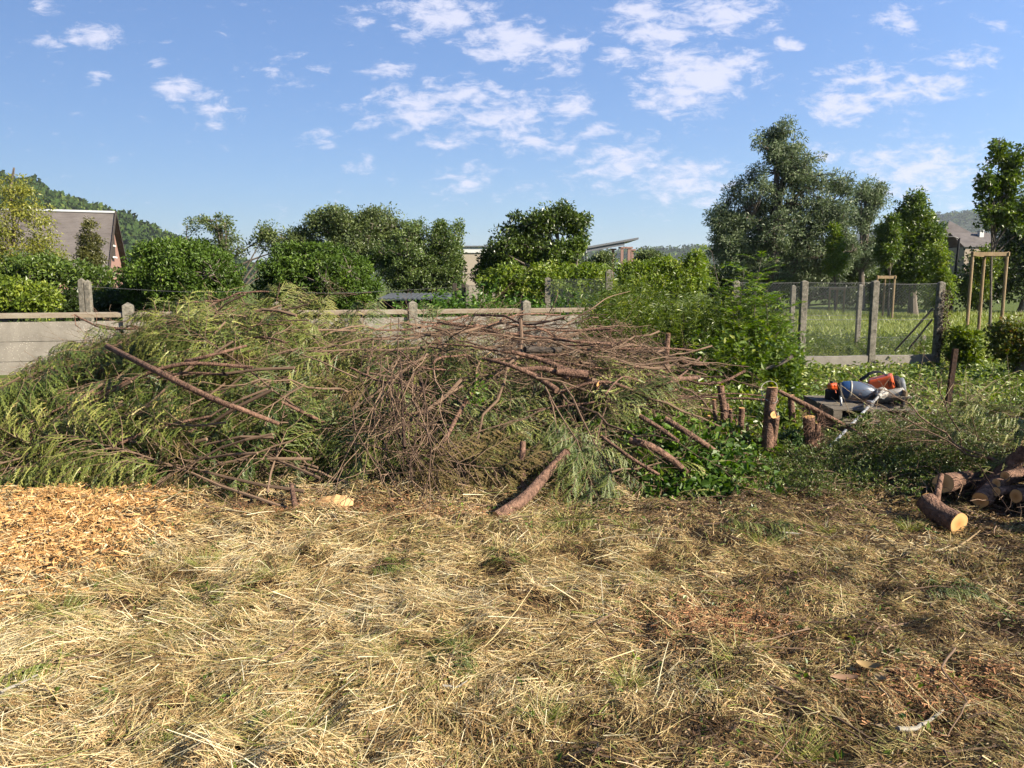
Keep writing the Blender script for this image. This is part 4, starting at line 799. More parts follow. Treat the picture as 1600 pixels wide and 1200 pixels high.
pth[:, :, 2] = np.maximum(pth[:, :, 2], ground_z(pth[:, :, 0], pth[:, :, 1]) + .006)
g = G(); add_tubes(g, pth, (.0013 + .0032 * rng.random(n) ** 3)[:, None] * np.array([1.2, 1, .8, .5])[None], 4, cap=False)
tag(g.build('dead_twigs', M['bark_twig']), kind='stuff')
n = 26000; x = rng.uniform(-5.9, 3.4, n); yf = np.interp(x, FXX, FYY); y = yf - .15 + 4.8 * rng.random(n) ** 1.1; kh = ~(((np.abs(x + 1.35) < .42) | (np.abs(x - .12) < .36)) & (y < 6.7) & (rng.random(n) < .7)); x, y = x[kh], y[kh]; n = len(x); hz = np.maximum(Hm(x, y), 0)
z = ground_z(x, y) + hz * .42 * rng.random(n) ** .6 + .01; D = rdir(n); D[:, 2] -= .25; D = nrm(D); g = G(); ls = .03 + .04 * rng.random(n); add_leaves(g, np.stack([x, y, z], -1), D, rdir(n), ls, ls * .3, .05)
tag(g.build('fallen_sprays', mat('fallen_spray', (.05, .07, .02), rough=.8, attr=True, trans=.2, spec=.1, stops=[(0, (.05, .045, .02)), (.5, (.10, .11, .035)), (1, (.22, .16, .08))])), kind='stuff')

# ---------------------------------------------------------------- single branches and trunks one can point at
def surf(px, py, lift=0.0, Ymin=4.6, Ymax=13):
    Ys = np.arange(Ymin, Ymax, .02); a = (px - 800) / FPX; up = -(py - 600) / FPX
    dyy = math.cos(PITCH) + math.sin(PITCH) * up; dz = -math.sin(PITCH) + math.cos(PITCH) * up
    zz = CAMH + dz / dyy * Ys; xx = a / dyy * Ys; hh = ground_z(xx, Ys) + .65 * np.maximum(Hm(xx, Ys), 0) + .05
    i = np.argmax(zz < hh); Yv = Ys[i] if zz[i] < hh[i] else Ymax
    return P(px, py, Yv - lift)
def spts(lst, lift=.06): return [surf(px, py, lift + (e[0] if e else 0)) for (px, py, *e) in lst]
def ring_end(g, p, d, r, seed=0, mi=0, mr=.5):
    """cut end with slightly uneven rim"""
    d = Vector(d).normalized(); a = d.orthogonal().normalized(); b = d.cross(a); k = 18; V = [tuple(p)] + [tuple(Vector(p) + (a * math.cos(q * 2 * PI / k) + b * math.sin(q * 2 * PI / k)) * r * (1 + .04 * math.sin(3 * q + seed))) for q in range(k)]
    g.add(V, [(0, 1 + q, 1 + (q + 1) % k) for q in range(k)], mr, mi)
# cut faces with growth rings
def cutmat():
    m = mat('sawn_end', (.6, .3, .1), rough=.7); t = m.node_tree; b = [n for n in t.nodes if n.type == 'BSDF_PRINCIPLED'][0]
    a = t.nodes.new('ShaderNodeAttribute'); a.attribute_name = 'rnd'; tcn = t.nodes.new('ShaderNodeTexCoord'); nz = t.nodes.new('ShaderNodeTexNoise'); nz.inputs['Scale'].default_value = 14; nz.inputs['Detail'].default_value = 6; t.links.new(tcn.outputs['Object'], nz.inputs[0])
    v = math_node(t, 'ADD', math_node(t, 'MULTIPLY', a.outputs['Fac'], 1.0), math_node(t, 'MULTIPLY', nz.outputs[0], .08)); s = math_node(t, 'SINE', math_node(t, 'MULTIPLY', v, 60.0)); f = math_node(t, 'MULTIPLY_ADD', s, .08, v)
    f = math_node(t, 'ADD', f, math_node(t, 'MULTIPLY_ADD', nz.outputs[0], .5, -.25))
    r = t.nodes.new('ShaderNodeValToRGB'); t.links.new(f, r.inputs[0]); e = r.color_ramp.elements; e[0].position = 0; e[0].color = (.32, .14, .045, 1); e[1].position = 1; e[1].color = (.48, .28, .11, 1); x = e.new(.35); x.color = (.44, .22, .075, 1); x = e.new(.8); x.color = (.54, .31, .125, 1)
    t.links.new(r.outputs[0], b.inputs['Base Color']); return m
M['end'] = cutmat()
def cut_disc(p, d, r, parent, sq=1.0, k=22):
    d = Vector(d).normalized(); a = d.orthogonal().normalized(); b = d.cross(a); V = []; R = []; rings = 5
    for i in range(rings + 1):
        f = i / rings
        for q in range(k):
            an = q * 2 * PI / k; w = 1 + (.05 * math.sin(2 * an + r * 90) + .03 * math.sin(5 * an)) * f; V.append(tuple(Vector(p) + d * (.004) + (a * math.cos(an) + b * math.sin(an) * sq) * r * f * w)); R.append(f)
    F = [(i * k + q, i * k + (q + 1) % k, (i + 1) * k + (q + 1) % k, (i + 1) * k + q) for i in range(rings) for q in range(k)]
    g = G(); g.add(V, F, np.array(R)); o = g.build('cut_face', M['end']); o.parent = parent; return o
def trunkobj(name, label, pts, rads, cat='branch', m='bark_red', sides=12, stubs=0, group=None, ends=(0,), sub=4, wob=0):
    g = G(); tube(g, pts, rads, sides, sub=sub, wob=wob); o = None
    V0 = [Vector(p) for p in pts]
    for s in range(stubs):
        q = rng.uniform(.2, .95); i = min(int(q * (len(V0) - 1)), len(V0) - 2); p = V0[i].lerp(V0[i + 1], q * (len(V0) - 1) - i); d = Vector(rng.normal(size=3)).normalized(); d.z = abs(d.z); r = rads[i] if hasattr(rads, '__len__') else rads
        tube(g, [p, p + d * r * 1.7, p + d * r * (2.2 + 2 * rng.random())], [r * .4, r * .3, r * .25], 7)
    o = g.build(name, M[m], smooth=True); tag(o, label, cat, group)
    for e in ends:
        i, j = (0, 1) if e == 0 else (-1, -2); d = V0[i] - V0[j]; r = (rads[i] if hasattr(rads, '__len__') else rads); cut_disc(V0[i], d, r * .97, o)
    return o
B = trunkobj
B('cut_limb', 'long reddish stripped limb lying diagonally across the left of the heap', spts([(168, 541, .6), (235, 575, .6), (330, 622, .5), (378, 640, .4), (435, 662, .2)], .1), [.025, .024, .022, .019, .015], stubs=3)
B('cut_log', 'thick pinkish trunk with its cut end on the hay, front centre of the heap', [gp(776, 808, .045), gp(820, 778, .13), P(850, 745, 5.45), P(886, 706, 5.6)], [.043, .041, .037, .033], stubs=1, ends=(0, 1))
B('cut_log', 'upright short dark trunk standing behind the thick pinkish trunk', [P(822, 785, 5.5), P(816, 740, 5.6), P(817, 690, 5.7)], [.028, .026, .022], stubs=2)
B('branch', 'straight pale pole leaning up the middle of the heap with leaves at its top', [surf(690, 700, .2), surf(712, 655, .25), surf(736, 612, .3)], [.014, .018, .019])
B('branch', 'forked curved brown limb crossing under the long reddish limb', spts([(30, 668, .1), (100, 635, .15), (160, 612, .2), (240, 580, .25), (300, 568, .3), (395, 574, .2)], .1), [.005, .008, .012, .016, .017, .013], stubs=2)
B('branch', 'long low limb at the foot of the left heap, its end on the ground', spts([(50, 748, .1), (100, 735, .15), (170, 700, .15), (250, 668, .15), (330, 650, .1)], .05), [.010, .013, .015, .013, .008])
B('branch', 'dark horizontal limb near the top left, lying in green sprays', spts([(290, 565, .2), (330, 555, .25), (385, 540, .2)], .1), [.017, .014, .010])
B('branch', 'short brown limb end in the dark hollow left of centre', spts([(440, 628, .2), (475, 645, .25), (505, 660, .2)], .1), [.010, .014, .015])
B('branch', 'bent pinkish limb lying on cut ivy, right of the heap', [surf(985, 688, .15), surf(1015, 697, .2), surf(1045, 715, .15), surf(1073, 738, .05)], [.030, .030, .028, .025], ends=(0, 1))
B('branch', 'straight brown limb above the bent pinkish one', [surf(1040, 655, .2), surf(1080, 680, .2), surf(1128, 712, .1)], [.026, .024, .020])
B('branch', 'thin limb running down into the ivy left of the bent pinkish one', [surf(940, 682, .15), surf(985, 715, .15), surf(1030, 742, .1)], [.013, .014, .012])
B('branch', 'short limb end pointing down beside the straight brown limb', [surf(1000, 650, .2), surf(1035, 672, .2), surf(1060, 690, .15)], [.020, .019, .016])
B('branch', 'arched red limb crossing the top right of the heap', [surf(790, 520, .2), surf(850, 528, .3), surf(930, 536, .3), surf(1010, 540, .25), surf(1070, 566, .2), surf(1122, 567, .15)], [.010, .012, .014, .017, .022, .024], ends=(1,))
B('branch', 'pinkish limb slanting down at the upper right of the heap', [surf(800, 550, .2), surf(845, 562, .25), surf(895, 582, .25), surf(935, 600, .2)], [.018, .022, .026, .028], ends=(1,))
B('branch', 'thick paired limb with pale cut end at the upper right', [surf(815, 578, .25), surf(850, 576, .3), surf(890, 590, .25)], [.020, .024, .026], ends=(1,))
B('branch', 'stout log end facing right, among twigs at upper right', [surf(870, 580, .3), surf(920, 586, .3)], [.038, .040], ends=(1,))
B('branch', 'gnarled dark limb curving down from the upper middle', [surf(755, 560, .3), surf(800, 572, .35), surf(840, 590, .35), surf(870, 610, .3)], [.014, .019, .024, .028], stubs=2)
B('branch', 'low red limb lying right of the upright stake', [surf(1010, 586, .15), surf(1050, 592, .15), surf(1092, 590, .1)], [.022, .022, .020], ends=(1,))
B('branch', 'thin red limb crossing behind the upright stake', [surf(1020, 606, .15), surf(1060, 590, .25), surf(1085, 568, .3)], [.008, .010, .008])
B('branch', 'dark block of stem sunk in twigs at the top right', [surf(820, 546, .2), surf(875, 547, .2)], [.030, .030], m='dark_wood', ends=(1,))
B('cut_stake', 'upright bare red stem standing out of the top right of the heap', [P(1041, 600, 8.9), P(1041, 560, 8.9), P(1044, 521, 8.9)], [.040, .034, .027], 'stem', ends=(1,), stubs=2)
B('cut_stake', 'short pale-topped stem stub beneath the wall, centre', [P(577, 540, 9.6), P(576, 520, 9.6)], [.045, .045], 'stem', ends=(1,))
B('cut_stake', 'red short stem stub beneath the wall, right of the pale-topped one', [P(683, 545, 9.6), P(683, 519, 9.6)], [.045, .042], 'stem', ends=(1,))
B('cut_stake', 'broken peg of stem standing in hay at the foot of the heap', [gp(464, 795, 0), gp(461, 790, .08), P(455, 757, 5.42)], [.022, .020, .016], 'stem', m='bark_red')
# grey arching thin boughs at the top
B('branch', 'pale arching twig reaching up against the wall to the mossy post', [surf(842, 540, .1), P(880, 510, 10.2), P(925, 482, 10.4), P(950, 465, 10.6), P(985, 455, 10.9)], [.014, .012, .010, .007, .003], m='bark_twig', ends=())
B('branch', 'dark forked twig standing up before the last wall pillar', [surf(838, 545, .1), P(850, 505, 10.0), P(868, 470, 10.1), P(872, 455, 10.2)], [.013, .010, .006, .003], m='bark_twig', ends=())
B('branch', 'pale thin twig curving over the wall beside the centre stub', [surf(680, 530, .1), P(668, 508, 9.8), P(690, 490, 10), P(712, 486, 10.2)], [.007, .006, .005, .003], m='bark_twig', ends=())
B('branch', 'yellow-green young shoot bent over the middle of the heap', [surf(745, 608, .3), P(745, 575, 7.3), P(762, 553, 7.6), P(795, 535, 7.9)], [.009, .008, .007, .003], m='timber', ends=())
c = surf(747, 612, .35); n = 46; pp = np.array(c) + rng.normal(size=(n, 3)) * [.05, .05, .09]; g = G(); add_leaves(g, pp, nrm(rdir(n) + [0, 0, -.6]), rdir(n), .05, .03); tag(g.build('fresh_leaves', LM['ash']), kind='stuff')
# the fan of bare twigs hanging down in the centre
ap = surf(628, 590, .45); fan = G(); paths = []; rad = []
for i in range(36):
    tx, ty = rng.normal(632, 72), rng.uniform(650, 800); e = np.array(surf(tx, ty, .12 + .22 * rng.random())); s = np.array(ap) + rng.normal(size=3) * [.16, .08, .17]
    q = np.linspace(0, 1, 7)[:, None]; mid = (s + e) / 2 + np.array([(e[0] - s[0]) * -.15, -.18, .05]) + rng.normal(size=3) * .12; c = s * (1 - q) ** 2 + 2 * mid * q * (1 - q) + e * q * q; c[1:-1] += rng.normal(size=(5, 3)) * .016; paths.append(c); rad.append((.003 + .007 * rng.random() ** 2) * (1 - .6 * q[:, 0]))
    for j in range(6):
        k = rng.integers(1, 6); s2 = c[k]; e2 = s2 + (e - s) * .3 * rng.random() + rng.normal(size=3) * .16; q2 = np.linspace(0, 1, 7)[:, None]; paths.append(s2 + (e2 - s2) * q2 + rng.normal(size=(7, 3)) * .006); rad.append(.003 * (1 - .5 * q2[:, 0]))
st = np.array([np.array(surf(625, 548, .4)) * (1 - f) + np.array(surf(632, 700, .45)) * f for f in np.linspace(0, 1, 7)]); paths.append(st); rad.append(np.linspace(.006, .014, 7))
add_tubes(fan, np.array(paths), np.array(rad), 5, cap=False)
tag(fan.build('twig_fan', M['bark_twig']), 'fan of bare brown twigs hanging from one broken bough in the centre front', 'branch')
# hand-set leafy branches that make the heap's outline and front
def hero(k, p0, p1, label, sc=None, up=(0, -.3, 1), group=None):
    """cypress branch whose butt is at p0 and tip at p1 (photo px + depth)"""
    a = P(*p0); b = P(*p1); b = b + Vector(up).normalized() * .10 * (b - a).length; L_ = [1.9, 1.5, 2.2, 1.2, 1.7, 1.4, 2.0, 1.0, 1.6][k]; d = b - a; return put_cyp(k, a, d, Vector(up), d.length / L_, label, group)
H_ = hero
H_(6, (852, 605, 6.4), (945, 800, 5.25), 'large drooping cypress bough arching down to the ground right of the pinkish trunk', up=(.3, -.5, .8))
H_(2, (880, 600, 6.5), (990, 795, 5.35), 'second drooping cypress bough just right of the large arching one', up=(.5, -.5, .8))
H_(4, (858, 620, 6.3), (905, 770, 5.6), 'shadowed cypress bough hanging behind the large arching one', up=(0, -.6, .8))
H_(0, (640, 590, 7.5), (800, 650, 6.5), 'cypress bough lying above the dark hollow right of the pale pole', up=(0, -.4, 1))
H_(1, (490, 690, 6.0), (385, 795, 5.5), 'cypress bough with a fringe of hanging sprays at the front left of centre', up=(-.2, -.5, .8))
H_(1, (430, 700, 5.9), (285, 795, 5.4), 'lowest cypress bough fringe touching the hay, left of centre', up=(-.2, -.5, .8))
H_(0, (500, 640, 6.4), (345, 640, 6.6), 'light green cypress bough beside the end of the long reddish limb', up=(0, -.4, 1))
H_(2, (360, 600, 8.0), (80, 560, 8.4), 'long cypress bough pointing left before the wall', up=(0, -.3, 1))
H_(3, (400, 590, 8.3), (205, 535, 8.6), 'yellowish cypress bough rising at the top left against the wall', up=(0, -.3, 1))
H_(3, (235, 570, 8.0), (95, 535, 8.3), 'small yellowish cypress bough beside the wall below the left pillar', up=(0, -.3, 1))
H_(1, (190, 640, 7.6), (15, 605, 7.8), 'dark cypress bough at the far left by the foot of the wall', up=(0, -.3, 1))
H_(4, (300, 560, 8.5), (275, 475, 9.2), 'cypress tip lifting over the coping right of the left pillar', up=(0, -.8, .5))
H_(4, (425, 575, 8.4), (430, 440, 9.2), 'topmost upright brownish cypress tip of the heap', up=(0, -.9, .4))
H_(1, (510, 580, 8.3), (410, 492, 9.0), 'bright green cypress bough rising to the summit of the heap', up=(0, -.7, .6))
H_(3, (560, 560, 8.8), (565, 465, 9.6), 'small cypress tip standing before the wall left of the middle pillar', up=(0, -.9, .4))
H_(7, (620, 560, 9.2), (700, 490, 9.8), 'drooping small cypress tip in front of the centre wall panel', up=(0, -.9, .4))
H_(7, (720, 540, 9.3), (790, 508, 9.8), 'low cypress tip in front of the wall panel right of centre', up=(0, -.9, .4))
H_(4, (560, 600, 7.8), (420, 560, 8.2), 'bright green cypress bough on the upper middle of the heap', up=(0, -.4, 1))
H_(1, (380, 690, 6.4), (170, 720, 6.2), 'flat yellow-green cypress bough low on the left side', up=(0, -.4, 1))
H_(4, (250, 650, 7.0), (15, 690, 6.8), 'feathery yellow-green bough at the lower left edge of the heap', up=(0, -.4, 1))
H_(4, (385, 580, 8.5), (335, 470, 9.1), 'green cypress tip lifting just left of the summit', up=(0, -.9, .4))
H_(0, (470, 580, 8.5), (500, 470, 9.1), 'green cypress tip lifting just right of the summit', up=(0, -.9, .4))
H_(3, (530, 560, 8.9), (540, 492, 9.5), 'small brownish cypress tip on the ridge before the wall coping', up=(0, -.9, .4))
H_(0, (650, 590, 7.2), (560, 700, 6.0), 'dark cypress bough hanging left of the twig fan', up=(-.3, -.5, .8))
H_(1, (720, 620, 7.0), (740, 720, 6.2), 'olive cypress bough drooping between the twig fan and the upright short trunk', up=(.1, -.6, .8))
H_(1, (470, 600, 7.4), (330, 680, 6.5), 'full green cypress bough lying under the end of the long reddish limb', up=(-.2, -.4, 1))
H_(3, (300, 600, 7.6), (215, 700, 6.7), 'small green cypress bough hanging over the low limb at the left', up=(-.2, -.5, .9))
H_(4, (600, 560, 8.4), (500, 500, 9.0), 'green cypress bough on the ridge between the summit and the centre stub', up=(0, -.5, .8))
# ---------------------------------------------------------------- stumps of the felled hedge
def stump(name, label, stems, shred=0):
    b = gp(*stems[0][0]); r = empty(name, b, label, 'stump')
    for (base, top, rad) in stems:
        rad *= .84; p = gp(*base); q = P(top[0], top[1], p.y + (top[2] if len(top) > 2 else 0)); q2 = p.lerp(q, .5) + Vector(rng.normal(size=3) * .012)
        g = G(); k = 10; tube(g, [p - Vector((0, 0, .08)) - b, p.lerp(q, .15) - b, q2 - b, q - b], [rad * 1.35, rad * 1.1, rad, rad * .95], 12, sub=4, wob=.003); o = g.build('stem', M['bark_red'], r, smooth=True); d = cut_disc(q - b, (q - p) + Vector(rng.normal(size=3) * .05), rad * .93, o)
    return r
s1 = stump('cypress_stump', 'tallest red stump, twin stems with a loop of pale wire on top', [((1198, 725), (1207, 606), .060), ((1210, 722), (1212, 652, -.12), .042), ((1190, 722), (1200, 660), .035)])
b0 = s1.location; q = P(1209, 648, gp(1198, 725).y - .14) - Vector(b0); g = G(); tube(g, [q + Vector((0, .06, 0)), q], .033, 10); kn = g.build('knot', M['bark_red'], s1); cut_disc(q, (0.25, -1, .1), .032, kn)
stump('cypress_stump', 'cluster of thin red stump stems left of the tallest stump', [((1130, 712), (1126, 603), .040), ((1120, 712), (1116, 625, .1), .022), ((1142, 712), (1141, 640), .020), ((1112, 705), (1108, 650), .018), ((1148, 708), (1150, 655), .014), ((1135, 708), (1136, 630, .1), .018)])
stump('cypress_stump', 'short thick red stump stem between the cluster and tallest stump', [((1157, 712), (1159, 638), .034), ((1166, 708), (1168, 665), .016)])
stump('cypress_stump', 'single slim red stump directly right of the tallest stump', [((1237, 690), (1236, 618), .040)])
sm = stump('shredded_stump', 'ragged mossy stump with torn red fibres, left of the stacked pallets', [((1268, 722), (1264, 652), .065), ((1275, 722), (1276, 662), .045)])
b0 = sm.location; n = 500; a = rng.random(n) * 2 * PI; zz = rng.random(n); c = gp(1270, 722); pp = np.stack([np.cos(a) * .07, np.sin(a) * .07, .05 + .42 * zz], -1); g = G(); strips(g, pp, nrm(np.stack([np.cos(a) * .5, np.sin(a) * .5, rng.normal(size=n)], -1)), .05 + .07 * rng.random(n), np.full(n, .004), rdir(n), rdir(n) * .02, 2); o = g.build('torn_fibres', M['bark_red'], sm)
# wire loop
c = P(1208, 602, gp(1198, 725).y); g = G(); pts = []
for i in range(26):
    a = i * .42; pts.append(c + Vector((.062 * math.cos(a) - .025 + .012 * math.sin(i * .7), .045 * math.sin(a * .9), .075 * math.sin(a) - .03 - .004 * i)))
tube(g, pts, .0026, 6, sub=2); M['cable'] = mat('pale_cord', (.55, .52, .47), rough=.6); tag(g.build('wire_loop', M['cable'], smooth=True), 'loop of pale wire coiled over the top of the tallest stump', 'wire')
B('branch', 'long straight stripped pole leaning from the tallest stump down to the right', [P(1217, 611, 6.9), P(1260, 633, 6.85), P(1310, 660, 6.75), P(1387, 702, 6.55)], [.017, .022, .022, .016])
B('branch', 'broken dark limb end lifting from weeds left of the mesh fence', [P(1180, 580, 10.4), P(1215, 570, 10.4), P(1238, 556, 10.4)], [.015, .024, .030], m='bark_grey', ends=(1,))
B('branch', 'sawn dark stub lying in ivy in front of the heap, cut end facing right', [P(1008, 778, 5.75), P(1050, 776, 5.68)], [.030, .029], ends=(1,))
# split wood chunk in hay
b = gp(525, 795); g = G(); k = 9; V = []; 
for i in range(k):
    f = i / (k - 1); w = .055 * math.sin(.3 + f * 2.4) + .01; hgt = .05 * math.sin(.4 + f * 2.2) + .012 * rng.random()
    V += [(-.13 + .26 * f, -w, .005), (-.13 + .26 * f, -w * .5, hgt), (-.13 + .26 * f, w * .4, hgt * 1.2), (-.13 + .26 * f, w, .005)]
g.add(V, [(i * 4 + j, i * 4 + j + 1, i * 4 + j + 5, i * 4 + j + 4) for i in range(k - 1) for j in range(3)]); o = g.build('wood_chunk', M['wood_cut']); o.location = b + Vector((0, 0, .03)); tag(o, 'split orange chunk of wood at the foot of the heap, left of centre', 'wood chunk')

# ---------------------------------------------------------------- stacked pallets / boards with the tools on them
M['pallet'] = mat('weathered_pallet_wood', (.10, .085, .065), (.27, .23, .18), .9, noise=.9, nscale=7, bump=.4, stretch=(1, 6, 6))
PC = Vector((3.82, 8.35, 0)); TOPZ = .30
def pallet(z, dx, dy, rz, label):
    r = empty('pallet', (PC.x + dx, PC.y + dy, z), label, 'pallet', 'pallets stacked under the tools', rz=rz); w, l = .86, 1.0
    for i in range(6):
        g = G(); box(g, (0, -l / 2 + (i + .5) * l / 6, .121), (w + .01 * random.random(), l / 6 - .022, .018)); g.build('deck_board', M['pallet'], r, bevel=.003)
    for x in (-w / 2 + .05, 0, w / 2 - .05):
        g = G(); box(g, (x, 0, .0655), (.09, l - .02, .092)); g.build('bearer', M['pallet'], r, bevel=.003)
    for y in (-l / 2 + .06, 0, l / 2 - .06):
        g = G(); box(g, (0, y, .0105), (w - .02, .1, .017)); g.build('base_board', M['pallet'], r, bevel=.003)
pallet(.02, .02, .02, .10, 'lower grey wooden pallet of the stack, resting on the cleared ground')
pallet(.155, -.02, 0, -.06, 'upper grey wooden pallet of the stack, carrying the brush cutter')
g = G(); Mb = (Matrix.Rotation(math.radians(62), 3, 'Z') @ Matrix.Rotation(math.radians(7), 3, 'Y')); box(g, (PC.x + .46, PC.y - .02, TOPZ + .045), (.95, .19, .022), M=Mb); tag(g.build('board', M['pallet'], bevel=.003), 'loose pale board lying slanted along the right side of the pallets', 'board')
g = G(); box(g, (PC.x + .40, PC.y - .12, TOPZ + .075), (.022, .34, .14), rz=-.2); tag(g.build('board', M['timber'], bevel=.003), 'small upright board end at the right of the orange engine', 'board')
# brush cutter
M['orange'] = mat('orange_plastic', (.80, .10, .015), (.88, .16, .03), .38, noise=.3, nscale=10, spec=.5); M['grip'] = mat('black_rubber', (.015, .015, .016), rough=.7); M['alu'] = mat('brushed_alu_tube', (.42, .42, .41), (.55, .55, .54), .35, noise=.5, nscale=30, metal=.35, stretch=(1, 1, 8)); M['whiteplastic'] = mat('white_plastic', (.42, .40, .36), rough=.45); M['greyplastic'] = mat('grey_plastic', (.20, .21, .23), rough=.5)
ec = P(1378, 608, 8.35); bc = empty('brush_cutter', (ec.x, ec.y, TOPZ), 'orange brush cutter with a long silver shaft and bullhorn handlebar, lying on the pallets', 'brush cutter'); O = Vector(bc.location)
def blob(g, c, s, M3=None, p=2.6, nu=20, nv=14, mi=0):
    """superellipsoid shell"""
    V = []
    sp = lambda v: math.copysign(abs(v) ** (2 / p), v)
    for i in range(nv + 1):
        a = -PI / 2 + PI * i / nv
        for j in range(nu):
            b = 2 * PI * j / nu; V.append((s[0] * sp(math.cos(a)) * sp(math.cos(b)), s[1] * sp(math.cos(a)) * sp(math.sin(b)), s[2] * sp(math.sin(a))))
    V = np.array(V)
    if M3 is not None: V = V @ np.array(M3).T
    g.add(V + np.array(tuple(c)), [(i * nu + j, i * nu + (j + 1) % nu, (i + 1) * nu + (j + 1) % nu, (i + 1) * nu + j) for i in range(nv) for j in range(nu)], mi=mi)
tip = P(1296, 699, 6.7) - O; hub = Vector((-.06, -.12, .10)); sd = (tip - hub).normalized(); R3 = Matrix.Rotation(math.radians(-14), 3, 'Y') @ Matrix.Rotation(math.radians(-25), 3, 'Z')
g = G(); bxv = [(-.15, -.10, -.05), (.13, -.11, -.07), (.13, .11, -.07), (-.15, .10, -.05), (-.13, -.08, .055), (.12, -.095, .075), (.12, .095, .075), (-.13, .08, .055)]
g.add(np.array(bxv) @ np.array(R3).T + np.array([0, .02, .20]), [(0, 3, 2, 1), (4, 5, 6, 7), (0, 1, 5, 4), (1, 2, 6, 5), (2, 3, 7, 6), (3, 0, 4, 7)]); hs = g.build('engine_cover', M['orange'], bc, bevel=.022)
g = G()
for i in range(7): box(g, Vector((.02 + .017 * i, -.105 - .004 * i, .20 - .004 * i)), (.006, .01, .07), M=R3)
g.build('vent', M['grip'], hs)
g = G(); blob(g, (.16, .0, .185), (.045, .12, .085), R3, 4); g.build('starter_housing', M['grip'], bc, smooth=True)
g = G(); blob(g, (.05, -.04, .075), (.17, .11, .07), R3, 3.4); g.build('fuel_tank', M['whiteplastic'], bc, smooth=True)
g = G(); tube(g, [Vector((.16, -.13, .09)), Vector((.16, -.165, .09))], .028, 14); g.build('fuel_cap', M['grip'], bc)
g = G(); blob(g, (.23, .02, .17), (.035, .1, .075), R3, 4); g.build('muffler', M['greyplastic'], bc, smooth=True)
g = G(); add_tubes(g, np.array([[tuple(hub + sd * -.03), tuple(hub + sd * .02), tuple(hub + sd * .10), tuple(hub + sd * .15)]]), np.array([[.065, .06, .035, .024]]), 16, r=[.5]); ho = g.build('clutch_housing', M['whiteplastic'], bc, smooth=True)
g = G()
for q in range(8):
    a = q * PI / 4; o_ = sd.orthogonal().normalized(); o2 = sd.cross(o_); d = o_ * math.cos(a) + o2 * math.sin(a); tube(g, [hub + sd * .03 + d * .061, hub + sd * .10 + d * .037], .005, 5)
g.build('cooling_ribs', M['greyplastic'], ho)
g = G(); tube(g, [hub + sd * .1, hub + sd * .6, tip], .014, 12); g.build('shaft', M['alu'], bc, smooth=True)
L1 = hub.lerp(tip, .22)
g = G(); box(g, hub.lerp(tip, .26) + Vector((0, 0, .02)), (.07, .06, .06), rz=.7); cl = g.build('clamp', M['greyplastic'], bc, bevel=.008)
lp = lambda px, py, Y: P(px, py, Y) - O
hc = hub.lerp(tip, .26) + Vector((0, 0, .03))
g = G(); tube(g, [lp(1313, 612, 8.15), lp(1314, 626, 8.1), lp(1320, 641, 8.05), hc], .0125, 10, sub=5); tube(g, [hc, lp(1362, 643, 8.0), lp(1385, 648, 7.95), lp(1402, 653, 7.9), lp(1409, 643, 7.9)], .0125, 10, sub=5); g.build('handlebar', M['alu'], bc, smooth=True)
g = G(); tube(g, [lp(1311, 598, 8.17), lp(1313, 612, 8.15), lp(1314, 622, 8.12)], [.024, .019, .019], 12); g.build('grip', M['grip'], bc, smooth=True)
g = G(); tube(g, [lp(1409, 647, 7.9), lp(1411, 622, 7.9)], [.018, .022], 12); g.build('grip', M['grip'], bc, smooth=True)
g = G(); tube(g, [lp(1309, 605, 8.17), lp(1304, 602, 8.14), lp(1306, 614, 8.14)], .007, 8); g.build('throttle_trigger', M['orange'], bc)
g = G(); tube(g, [lp(1313, 618, 8.14), lp(1318, 640, 8.04), lp(1330, 655, 7.98), lp(1350, 640, 8.1), lp(1372, 625, 8.2)], .004, 6, sub=5); g.build('throttle_cable', M['grip'], bc)
g = G(); ps = [lp(1338, 606, 8.5), lp(1346, 595, 8.4), lp(1358, 586, 8.38), lp(1375, 584, 8.36), lp(1390, 589, 8.34), lp(1399, 602, 8.32)]
strap = []
for p in ps: strap.append(p)
pa_ = np.array([tuple(p) for p in ps]); tt = np.linspace(0, 5, 26); pa_ = np.stack([np.interp(tt, range(6), pa_[:, c]) for c in range(3)], 1); pa_[:, 2] += .008 * np.sin(tt * 3)
V = [];
for p in pa_: V += [tuple(p + [0, -.025, .016]), tuple(p + [0, .025, .03]), tuple(p + [0, .025, .02]), tuple(p + [0, -.025, .006])]
g.add(V, [(i * 4 + j, i * 4 + (j + 1) % 4, i * 4 + 4 + (j + 1) % 4, i * 4 + 4 + j) for i in range(25) for j in range(4)]); g.build('harness_strap', M['grip'], bc)
# blue and grey container lying on its side left of the engine
jc = P(1334, 615, 8.35); jr = empty('plastic_canister', (jc.x, jc.y, TOPZ), 'blue and grey translucent plastic canister lying on its side, left of the engine', 'canister')
def lathe(g, prof, ax0, axd, n=22, mi=0):
    axd = Vector(axd).normalized(); a = axd.orthogonal().normalized(); b = axd.cross(a); V = []
    for (h_, r_) in prof:
        for q in range(n):
            an = 2 * PI * q / n; V.append(tuple(Vector(ax0) + axd * h_ + (a * math.cos(an) + b * math.sin(an)) * r_))
    g.add(V, [(i * n + q, i * n + (q + 1) % n, (i + 1) * n + (q + 1) % n, (i + 1) * n + q) for i in range(len(prof) - 1) for q in range(n)], mi=mi)
axd = Vector((1, -.25, -.10)); g = G(); lathe(g, [(-.04, .098), (.02, .105), (.10, .100), (.17, .082), (.22, .05), (.24, .02), (.242, 0)], (0, 0, .115), axd); jb = g.build('body', mat('smoky_plastic', (.11, .14, .20), rough=.3, spec=.5), jr, smooth=True)
